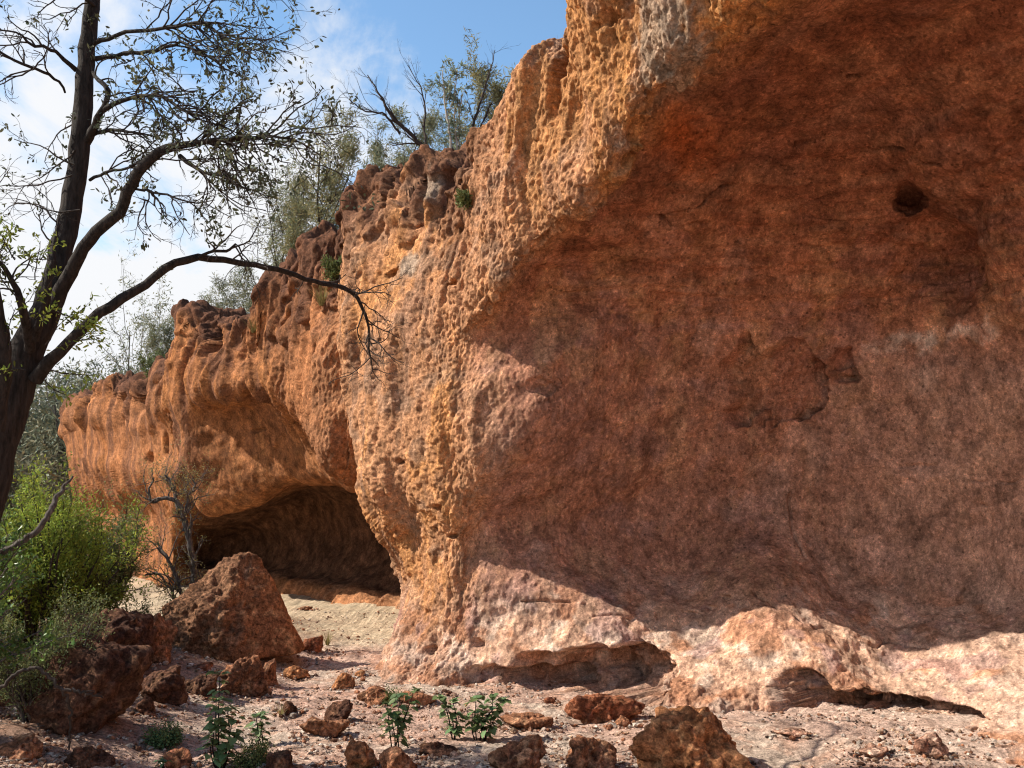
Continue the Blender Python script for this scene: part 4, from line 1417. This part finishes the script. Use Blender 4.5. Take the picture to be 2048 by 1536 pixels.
stems_from_px("sapling", "thin pale stemmed sapling with blue grey leaves on the outcrop", "sapling",
              [[(897, 350, 0, 6), (900, 270, 0, 5), (890, 210, 0, 4), (886, 140, 0, 2)], [(912, 352, 0, 5), (914, 290, 0, 4), (908, 230, 0, 3), (915, 140, 0, 2)], [(924, 355, .1, 4), (918, 270, .1, 3), (922, 190, 0, 2)]], 11.0, M_PALEBARK,
              [dict(seg=5, wob=.15, up=.05, leafy=True), dict(n=(2, 3), len=.55, ang=.6, rad=.7, seg=4, wob=.2, up=0)], 9, .22, leafmat=M_BLUE, leaf=(.075, .020), per=2, seed=62, spread=.012, start=.35, droop=.6, bias=(0, 0, .1))
stems_from_px("leafless_sapling", "dark bare forked stems between the blue leaved sapling and the high rock face", "shrub",
              [[(928, 352, 0, 9), (938, 300, 0, 7), (950, 240, .1, 5), (965, 190, .2, 4), (978, 150, .2, 3), (990, 100, .3, 1.5)], [(945, 265, .1, 4), (970, 235, .1, 3), (985, 205, .1, 2)]], 10.9, M_TWIG, WISP, 9, .30, seed=63, bias=(.3, 0, .6))
# ------------------------------------------------------------------ plants on the ground at the left
def tuft(name, label, loc, h, n, seed, mat, spread=.5, wid=.006, group=None, cat="grass tuft", blades="blade"):
    rng = np.random.default_rng(seed)
    V, F = [], []
    m = 0
    for j in range(n):
        a = rng.uniform(0, 6.283)
        lean = spread * rng.uniform(.1, 1)
        d = np.array([math.cos(a) * lean, math.sin(a) * lean, 1.0])
        L_ = h * rng.uniform(.5, 1.1)
        p = np.array([math.cos(a), math.sin(a), 0]) * h * .12 * rng.random()
        sd_ = np.array([-math.sin(a), math.cos(a), 0]) * wid
        for i in range(5):
            t = i / 4
            q = p + d * L_ * t + np.array([d[0], d[1], -.6 * lean]) * L_ * t * t * .5
            V += [q - sd_ * (1 - .85 * t), q + sd_ * (1 - .85 * t)]
        for i in range(4):
            F.append((m + 2 * i, m + 2 * i + 1, m + 2 * i + 3, m + 2 * i + 2))
        m += 10
    V = np.array(V)
    tint = np.repeat(rng.uniform(.6, 1.3, (n, 1)), 10, axis=0) * np.ones((1, 3))
    o = mesh_np(name, V, np.array(F), mat, None, True, col=tint, loc=loc)
    tag(o, label, cat, group)
    return o


def shrub(name, label, cat, loc, h, w, seed, mat, leaf, per, stems=14, shape='oval', spread=.02, wood=M_TWIG, spec=None, droop=.0, group=None, tilt=None):
    rng = np.random.default_rng(seed)
    o = empty(name, loc)
    w_ = Wood()
    an = []
    spec = spec or [dict(seg=6, wob=.12, up=.08, tip=.4), dict(n=(5, 7), len=.5, ang=.6, rad=.6, seg=5, wob=.18, up=.10, leafy=True, **{'from': .15}), dict(n=(3, 5), len=.5, ang=.6, rad=.7, seg=4, wob=.2, up=.10, **{'from': .15})]
    for s in range(stems):
        a = rng.uniform(0, 6.283)
        t_ = (w / h) * .8 * math.sqrt(rng.random())
        dd = np.array([math.cos(a) * t_, math.sin(a) * t_, 1.0])
        if tilt is not None:
            dd = dd + np.array(tilt)
        L_ = h * rng.uniform(.6, 1.0) * (1 - .25 * min(1, t_))
        grow(rng, w_, np.array([math.cos(a), math.sin(a), 0]) * .12 * w * rng.random() - np.array([0, 0, .05]), dd, L_, .010 * h + .002, 0, spec, an, 5)
    w_.build("stems", wood, o)
    pos, dirs = foliage(rng, an, per, spread)
    leaves("foliage", pos, dirs, leaf[0], leaf[1], shape, mat, rng, o, droop=droop)
    tag(o, label, cat, group)
    return o


def gpt(px, Y):
    x = (px - 1024) / FPX * Y
    return np.array([x, Y, float(ground_z(x, Y)[0])])


M_CORNER = leaf_material("pale grey green leaves", (.19, .215, .085), .3, .35)
shrub("bush", "large bright green fine leaved bush left of the pyramid boulder", "bush", gpt(85, 9.2), 1.6, 1.45, 501, M_BUSH, (.036, .012), 9, stems=38, spread=.035)
shrub("bush", "duller green bush squeezed between the bright green bush and the dead grey shrub", "bush", gpt(215, 10.4), 1.35, .65, 502, M_BUSH2, (.034, .011), 8, stems=20, spread=.035)
shrub("bush", "bright green bush mostly cut off by the picture's edge, behind the leaning trunk", "bush", gpt(-95, 10.9), 1.5, 1.1, 503, M_BUSH, (.036, .012), 8, stems=24, spread=.035)
shrub("shrub", "fine leaved grey green shrub with thin grey stems in the bottom corner", "shrub", gpt(105, 6.75), .84, .66, 504, M_CORNER, (.020, .0065), 6, stems=20, wood=M_GREYWOOD)
shrub("shrub", "small dull green shrub beside the dead shrub's foot", "shrub", gpt(300, 10.2), .55, .5, 506, M_BUSH2, (.03, .010), 2, stems=8)

# round leaved branches reaching in from the left
rng = np.random.default_rng(505)
b0 = P(-90, 1330, 6.3)
b0[2] = float(ground_z(b0[0], b0[1])[0])
o = empty("shrub", b0)
w_ = Wood()
an = []
for (px, py, Y) in ((60, 1065, 6.3), (75, 1110, 6.1), (40, 1150, 6.0), (150, 1265, 5.95), (95, 1255, 6.1), (20, 1215, 6.0), (55, 1195, 6.2), (10, 1090, 6.2), (110, 1285, 6.0), (30, 1265, 6.0), (60, 1140, 6.3)):
    tgt = P(px, py, Y) - b0
    mid = tgt * .5 + np.array([-.12, 0, .1])
    q = spline([(0, 0, -.05, .012), (*(mid), .007), (*tgt, .002)], 14)
    w_.add(q[:, :3], q[:, 3], 5)
    for j in range(7):
        i = rng.integers(7, 13)
        t = q[i + 1 if i < 13 else i, :3] - q[i - 1, :3]
        t /= np.linalg.norm(t)
        grow(rng, w_, q[i, :3], t + .6 * rand_unit(rng, 1)[0], .15 * rng.uniform(.5, 1.2), .0028, 0, [dict(seg=5, wob=.18, up=.05)], an, 4)
for j in range(34):
    a = rng.uniform(0, 6.28)
    t_ = .55 * math.sqrt(rng.random())
    grow(rng, w_, np.array([-.75 + .22 * math.cos(a), .95 + .2 * math.sin(a), -.05]), (math.cos(a) * t_ * .5 - .06, math.sin(a) * t_ * .8, 1), 1.2 * rng.uniform(.6, 1.1), .014, 0,
         [dict(seg=7, wob=.12, up=.06, tip=.4), dict(n=(5, 7), len=.42, ang=.7, rad=.6, seg=5, wob=.2, up=.06, leafy=True, **{'from': .2}), dict(n=(2, 4), len=.5, ang=.7, rad=.7, seg=4, wob=.2, up=.05)], an, 5)
w_.build("stems", M_GREYWOOD, o)
pos, dirs = foliage(rng, an, 3, .02)
leaves("foliage", pos, dirs, .042, .018, 'obovate', M_BROAD, rng, o)
tag(o, "shrub with glossy round tipped leaves reaching in below the leaning trunk", "shrub")

# dead wood
DEAD = [dict(seg=6, wob=.25, up=.02, tip=.35), dict(n=(2, 4), len=.55, ang=.8, rad=.6, seg=5, wob=.28, up=0, tip=.35), dict(n=(2, 3), len=.5, ang=.8, rad=.7, seg=4, wob=.3, up=0)]
stems_from_px("dead_branch", "thick bare grey branch slanting up in front of the bright green bush", "branch",
              [[(-60, 1140, 0, 16), (0, 1108, 0, 15), (45, 1082, 0, 14), (80, 1055, 0, 13), (98, 1028, 0, 12), (108, 1005, .05, 12), (125, 978, .1, 8), (146, 952, .15, 4)]], 6.4, M_GREYWOOD, DEAD, 2, .10, seed=71, zfix=False, start=.7, part="wood")
stems_from_px("dead_branch", "thin forked dead branch arching over the fine leaved shrub", "branch",
              [[(-40, 1410, 0, 9), (0, 1380, 0, 8), (32, 1348, 0, 7.5), (70, 1335, 0, 7), (98, 1352, 0, 7), (122, 1377, 0, 7), (140, 1415, .05, 6), (141, 1450, .1, 5), (138, 1500, .1, 4)],
               [(122, 1377, 0, 7), (160, 1385, 0, 6), (205, 1396, .05, 3)]], 5.95, M_TWIG, DEAD, 2, .08, seed=72, zfix=False, start=.5, part="wood")
ds = stems_from_px("dead_shrub", "dead twisted grey shrub with a few yellowish leaves behind the pyramid boulder", "shrub",
              [[(375, 1205, 0, 13), (388, 1150, 0, 13), (380, 1090, 0, 12), (368, 1040, 0, 10), (355, 1005, 0, 9), (335, 995, 0, 8), (302, 1004, 0, 6), (300, 975, 0, 4), (308, 955, 0, 3)],
               [(368, 1040, 0, 7), (374, 1010, .1, 6), (378, 990, .1, 5), (390, 970, .2, 4), (385, 955, .2, 3)],
               [(372, 1205, 0, 8), (352, 1150, 0, 7), (330, 1110, 0, 6), (315, 1085, .1, 4)],
               [(360, 1210, 0, 6), (335, 1170, -.1, 5), (310, 1145, -.1, 4), (290, 1150, -.1, 3)],
               [(385, 1100, 0, 5), (395, 1150, .1, 4), (392, 1190, .1, 3)],
               [(355, 1005, 0, 6), (345, 970, .1, 5), (330, 950, .1, 3)]], 10.8, M_GREYWOOD,
              [dict(seg=6, wob=.24, up=0, tip=.35), dict(n=(3, 5), len=.6, ang=.9, rad=.6, seg=5, wob=.25, up=0, tip=.4), dict(n=(2, 4), len=.6, ang=.9, rad=.7, seg=4, wob=.28, up=0)], 14, .34, seed=73, start=.2, bias=(0, 0, 0),
              leafmat=M_GRASSY, leaf=(.022, .008), shape='oval', per=1, spread=.02)

# leafy weeds in the foreground
SPW = [dict(seg=5, wob=.14, up=.10, tip=.5, leafy=True)]


def weed(label, base, tops, seed, leaf=.055, per=2, sc=1.7, group="leafy weeds on the gravel"):
    rng = np.random.default_rng(seed)
    g = GP(*base)
    o = empty("weed", g)
    w_ = Wood()
    pos, dirs = [], []
    for (px, py) in tops:
        t = P(px, py, g[1] + rng.uniform(-.06, .06)) - g
        st_ = rng.normal(size=3) * (.02, .02, 0)
        q = spline([(*(st_ + (0, 0, -.02)), .005), (*(st_ * .5 + t * .5 + rng.normal(size=3) * .015), .004), (*t, .002)], 12)
        w_.add(q[:, :3], q[:, 3], 5)
        h = np.linalg.norm(t)
        m = max(5, int(h * 26 * sc))
        for j in range(m):
            i = rng.integers(3, 12)
            a = j * 2.4 + rng.normal() * .3
            d = np.array([math.cos(a), math.sin(a), .25])
            pl_ = leaf * rng.uniform(.35, .8)
            e = q[i, :3] + d * pl_
            w_.add([q[i, :3], q[i, :3] + d * pl_ * .5 + (0, 0, .004), e], [.0015, .0013, .001], 3)
            pos.append(e)
            dirs.append(d * (1, 1, 0) + (0, 0, -.35 + .2 * rng.normal()))
        for j in range(4):
            a = rng.uniform(0, 6.28)
            pos.append(q[-1, :3] + rng.normal(size=3) * .006)
            dirs.append((math.cos(a), math.sin(a), .3))
    w_.build("stem", M_WEED_STEM, o)
    n = len(pos)
    leaves("leaves", pos, dirs, leaf, leaf * .85, 'heart', M_WEED, rng, o, up=np.tile((0., 0, 1), (n, 1)))
    tag(o, label, "weed", group)
    return o


M_WEED_STEM = leaf_material("weed stems", (.16, .15, .06), .2, 0)
weed("tallest leafy weed, a column of dark leaves before the knobbly brown rock", (437, 1538), [(440, 1348), (432, 1400), (455, 1420), (430, 1450), (470, 1470), (420, 1490), (465, 1440)], 601, .054, sc=2.4)
weed("short leafy weed just right of the tallest weed", (520, 1490), [(512, 1432), (530, 1428), (522, 1450)], 602, .05, sc=2.2)
weed("thin stemmed leafy weed above the rough orange bottom boulder", (785, 1502), [(775, 1408), (800, 1392), (828, 1382), (780, 1430), (815, 1420)], 603, .052, sc=2.4)
weed("bushy weed with pale upper leaves, left one of the pair at the shaded rock", (905, 1478), [(885, 1396), (905, 1400), (895, 1415), (918, 1430)], 604, .052, sc=2.4)
weed("bushy weed with darker leaves, right one of the pair at the shaded rock", (962, 1482), [(952, 1398), (985, 1392), (970, 1415), (945, 1425), (995, 1425), (965, 1440), (1005, 1402)], 605, .056, sc=2.4)
weed("tiny leafy weed at the bottom edge left of the tallest weed", (325, 1545), [(318, 1524), (330, 1522)], 606, .035)

shrub("herb", "low small leaved herb creeping on gravel left of the tallest weed", "herb", GP(330, 1492), .22, .34, 611, M_WEED, (.016, .009), 2, stems=12, group="small herbs on the gravel")
shrub("herb", "low small leaved herb spreading at the foot of the tallest weed", "herb", GP(500, 1532), .20, .40, 612, M_BUSH2, (.015, .008), 2, stems=12, group="small herbs on the gravel")
shrub("herb", "small sprig growing on the flat brown rock near the pale cliff foot", "herb", GP(778, 1404), .16, .14, 613, M_BUSH2, (.016, .008), 2, stems=6, group="small herbs on the gravel")
tuft("grass_tuft", "dry grey tuft on open gravel left of the pointed dark rock", GP(562, 1432), .11, 60, 621, M_GREYWOOD and M_GRASSY, .9, .002)
tuft("grass_tuft", "yellow green tuft behind the small red rock by the pyramid boulder", GP(655, 1290), .17, 60, 622, M_GRASSY, .6, .003)


def on_rock(px, py):
    """the point of the cliff that shows at this place of the photograph"""
    pr = proj(CLIFF)
    d = (pr[..., 0] - px) ** 2 + (pr[..., 1] - py) ** 2
    near = np.where(d < 9)
    if not len(near[0]):
        i = np.unravel_index(np.argmin(d), d.shape)
        return CLIFF[i].copy()
    k = np.argmin(CLIFF[near][:, 1])
    return CLIFF[near[0][k], near[1][k]].copy()


GTU = "tufts growing on the cliff"
for (px, py, h, n, seed, mat, label) in ((642, 612, .34, 90, 631, M_GRASSY, "straw coloured tuft on the cliff below the long bare limb"),
                                         (1118, 165, .38, 90, 632, M_GRASSY, "greyish tuft high on the cliff beside the tallest brow"),
                                         (506, 668, .26, 70, 633, M_GRASSY, "tuft on the cliff in the notch right of the twin peaked buttress"),
                                         (285, 772, .5, 80, 634, M_GRASSY, "tuft on the far cliff top left of the twin peaked buttress")):
    tuft("grass_tuft", label, on_rock(px, py), h, n, seed, mat, .7, .004, GTU)
shrub("shrub", "small fresh green shrub on the cliff ledge above the long bare limb", "shrub", on_rock(672, 560), .36, .3, 641, M_BUSH2, (.045, .018), 2, stems=8)
shrub("shrub", "tiny green shrub in the gap right of the stump topped outcrop", "shrub", on_rock(938, 405), .16, .14, 642, M_BUSH2, (.035, .014), 2, stems=6)
shrub("shrub", "green shrub on the far cliff top beneath the slim pale trees", "shrub", on_top(325, 20.5), .9, .9, 643, M_BUSH2, (.06, .022), 2, stems=9)

# dry sticks and litter lying about
rng = np.random.default_rng(91)
w_ = Wood()
for j in range(520):
    Y = 5.8 + 4.5 * rng.random() ** 1.5
    x = rng.uniform(-.52, .12 if rng.random() < .8 else .5) * Y
    z = float(ground_z(x, Y)[0]) + .012
    a = rng.uniform(0, 6.28)
    ln = rng.uniform(.03, .16)
    d = np.array([math.cos(a), math.sin(a), rng.uniform(-.05, .15)])
    q = np.array([x, Y, z]) + np.linspace(0, 1, 4)[:, None] * d * ln + rng.normal(size=(4, 3)) * (.006, .006, .002)
    w_.add(q, np.linspace(.003, .0015, 4), 4)
lit = w_.build("twig_litter", M_GREYWOOD)
tag(lit, "dry grey sticks and twig litter strewn over the gravel", "litter", kind="stuff")
# ------------------------------------------------------------------ light and sky
SUN_EL, SUN_AZ = D(42.0), D(-3.0)      # AZ: how far the sun stands behind the camera, measured from due left
to_sun = Vector((-math.cos(SUN_EL) * math.cos(SUN_AZ), -math.cos(SUN_EL) * math.sin(SUN_AZ), math.sin(SUN_EL)))
sd = bpy.data.lights.new("sun", 'SUN')
sd.energy = 5.0
sd.angle = D(.5)
sd.color = (1.0, .93, .82)
so = bpy.data.objects.new("sun", sd)
COL.objects.link(so)
so.rotation_euler = to_sun.to_track_quat('Z', 'Y').to_euler()

wd = bpy.data.worlds.new("World")
SC.world = wd
wd.use_nodes = True
nt = wd.node_tree
nt.nodes.clear()
L = nt.links.new
out = N(nt, 'ShaderNodeOutputWorld')
bg = N(nt, 'ShaderNodeBackground')
bg.inputs['Strength'].default_value = .085
sky = N(nt, 'ShaderNodeTexSky', sky_type='NISHITA')
sky.sun_disc = False
sky.sun_elevation = SUN_EL
sky.sun_rotation = math.atan2(to_sun.x, to_sun.y)
sky.air_density = 1.0
sky.dust_density = .3
sky.ozone_density = 2.0
tc = N(nt, 'ShaderNodeTexCoord')
# cloud layer seen in perspective: direction / height
sx = N(nt, 'ShaderNodeSeparateXYZ')
L(tc.outputs['Generated'], sx.inputs[0])


def M(op, a, b=None, clamp=False):
    n = N(nt, 'ShaderNodeMath', operation=op, use_clamp=clamp)
    for k, v in ((0, a), (1, b)):
        if v is None:
            continue
        if isinstance(v, (int, float)):
            n.inputs[k].default_value = v
        else:
            L(v, n.inputs[k])
    return n.outputs[0]


zc = M('ADD', M('MAXIMUM', sx.outputs['Z'], 0.0), .33)
cb = N(nt, 'ShaderNodeCombineXYZ')
L(M('DIVIDE', sx.outputs['X'], zc), cb.inputs[0])
L(M('DIVIDE', sx.outputs['Y'], zc), cb.inputs[1])
mp = N(nt, 'ShaderNodeMapping')
mp.inputs['Scale'].default_value = (1.0, .75, 1)
mp.inputs['Rotation'].default_value = (0, 0, D(35))
mp.inputs['Location'].default_value = (3.1, 1.7, 0)
L(cb.outputs[0], mp.inputs[0])
nz = N(nt, 'ShaderNodeTexNoise')
nz.inputs['Scale'].default_value = 2.3
nz.inputs['Detail'].default_value = 8
nz.inputs['Roughness'].default_value = .58
nz.inputs['Distortion'].default_value = .5
L(mp.outputs[0], nz.inputs['Vector'])
# more cloud low down and to the left of the view
bias = M('ADD', M('MULTIPLY', sx.outputs['X'], -.75), M('MULTIPLY', sx.outputs['Z'], -.62))
n2 = N(nt, 'ShaderNodeTexNoise')
n2.inputs['Scale'].default_value = 6.5
n2.inputs['Detail'].default_value = 9
n2.inputs['Roughness'].default_value = .62
n2.inputs['Distortion'].default_value = .8
L(mp.outputs[0], n2.inputs['Vector'])
cov = M('ADD', M('ADD', nz.outputs['Fac'], M('MULTIPLY', M('SUBTRACT', n2.outputs['Fac'], .5), .34)), bias)
mr = N(nt, 'ShaderNodeMapRange', interpolation_type='SMOOTHSTEP')
mr.inputs['From Min'].default_value = .40
mr.inputs['From Max'].default_value = .61
L(cov, mr.inputs['Value'])
tint = N(nt, 'ShaderNodeMix', data_type='RGBA', blend_type='MULTIPLY')
tint.inputs['Factor'].default_value = 1.0
L(sky.outputs[0], tint.inputs['A'])
tint.inputs['B'].default_value = (1.32, 1.5, 1.5, 1)
mx = N(nt, 'ShaderNodeMix', data_type='RGBA')
L(mr.outputs[0], mx.inputs['Factor'])
L(tint.outputs['Result'], mx.inputs['A'])
mx.inputs['B'].default_value = (6.6, 6.7, 6.9, 1)
L(mx.outputs['Result'], bg.inputs['Color'])
L(bg.outputs[0], out.inputs[0])

SC.view_settings.view_transform = 'Standard'
SC.view_settings.look = 'None'
SC.view_settings.exposure = 0.75
SC.view_settings.gamma = 1.0
SC.render.engine = 'CYCLES'
SC.cycles.filter_width = 1.15
SC.cycles.max_bounces = 8
SC.cycles.diffuse_bounces = 5
SC.cycles.transparent_max_bounces = 8
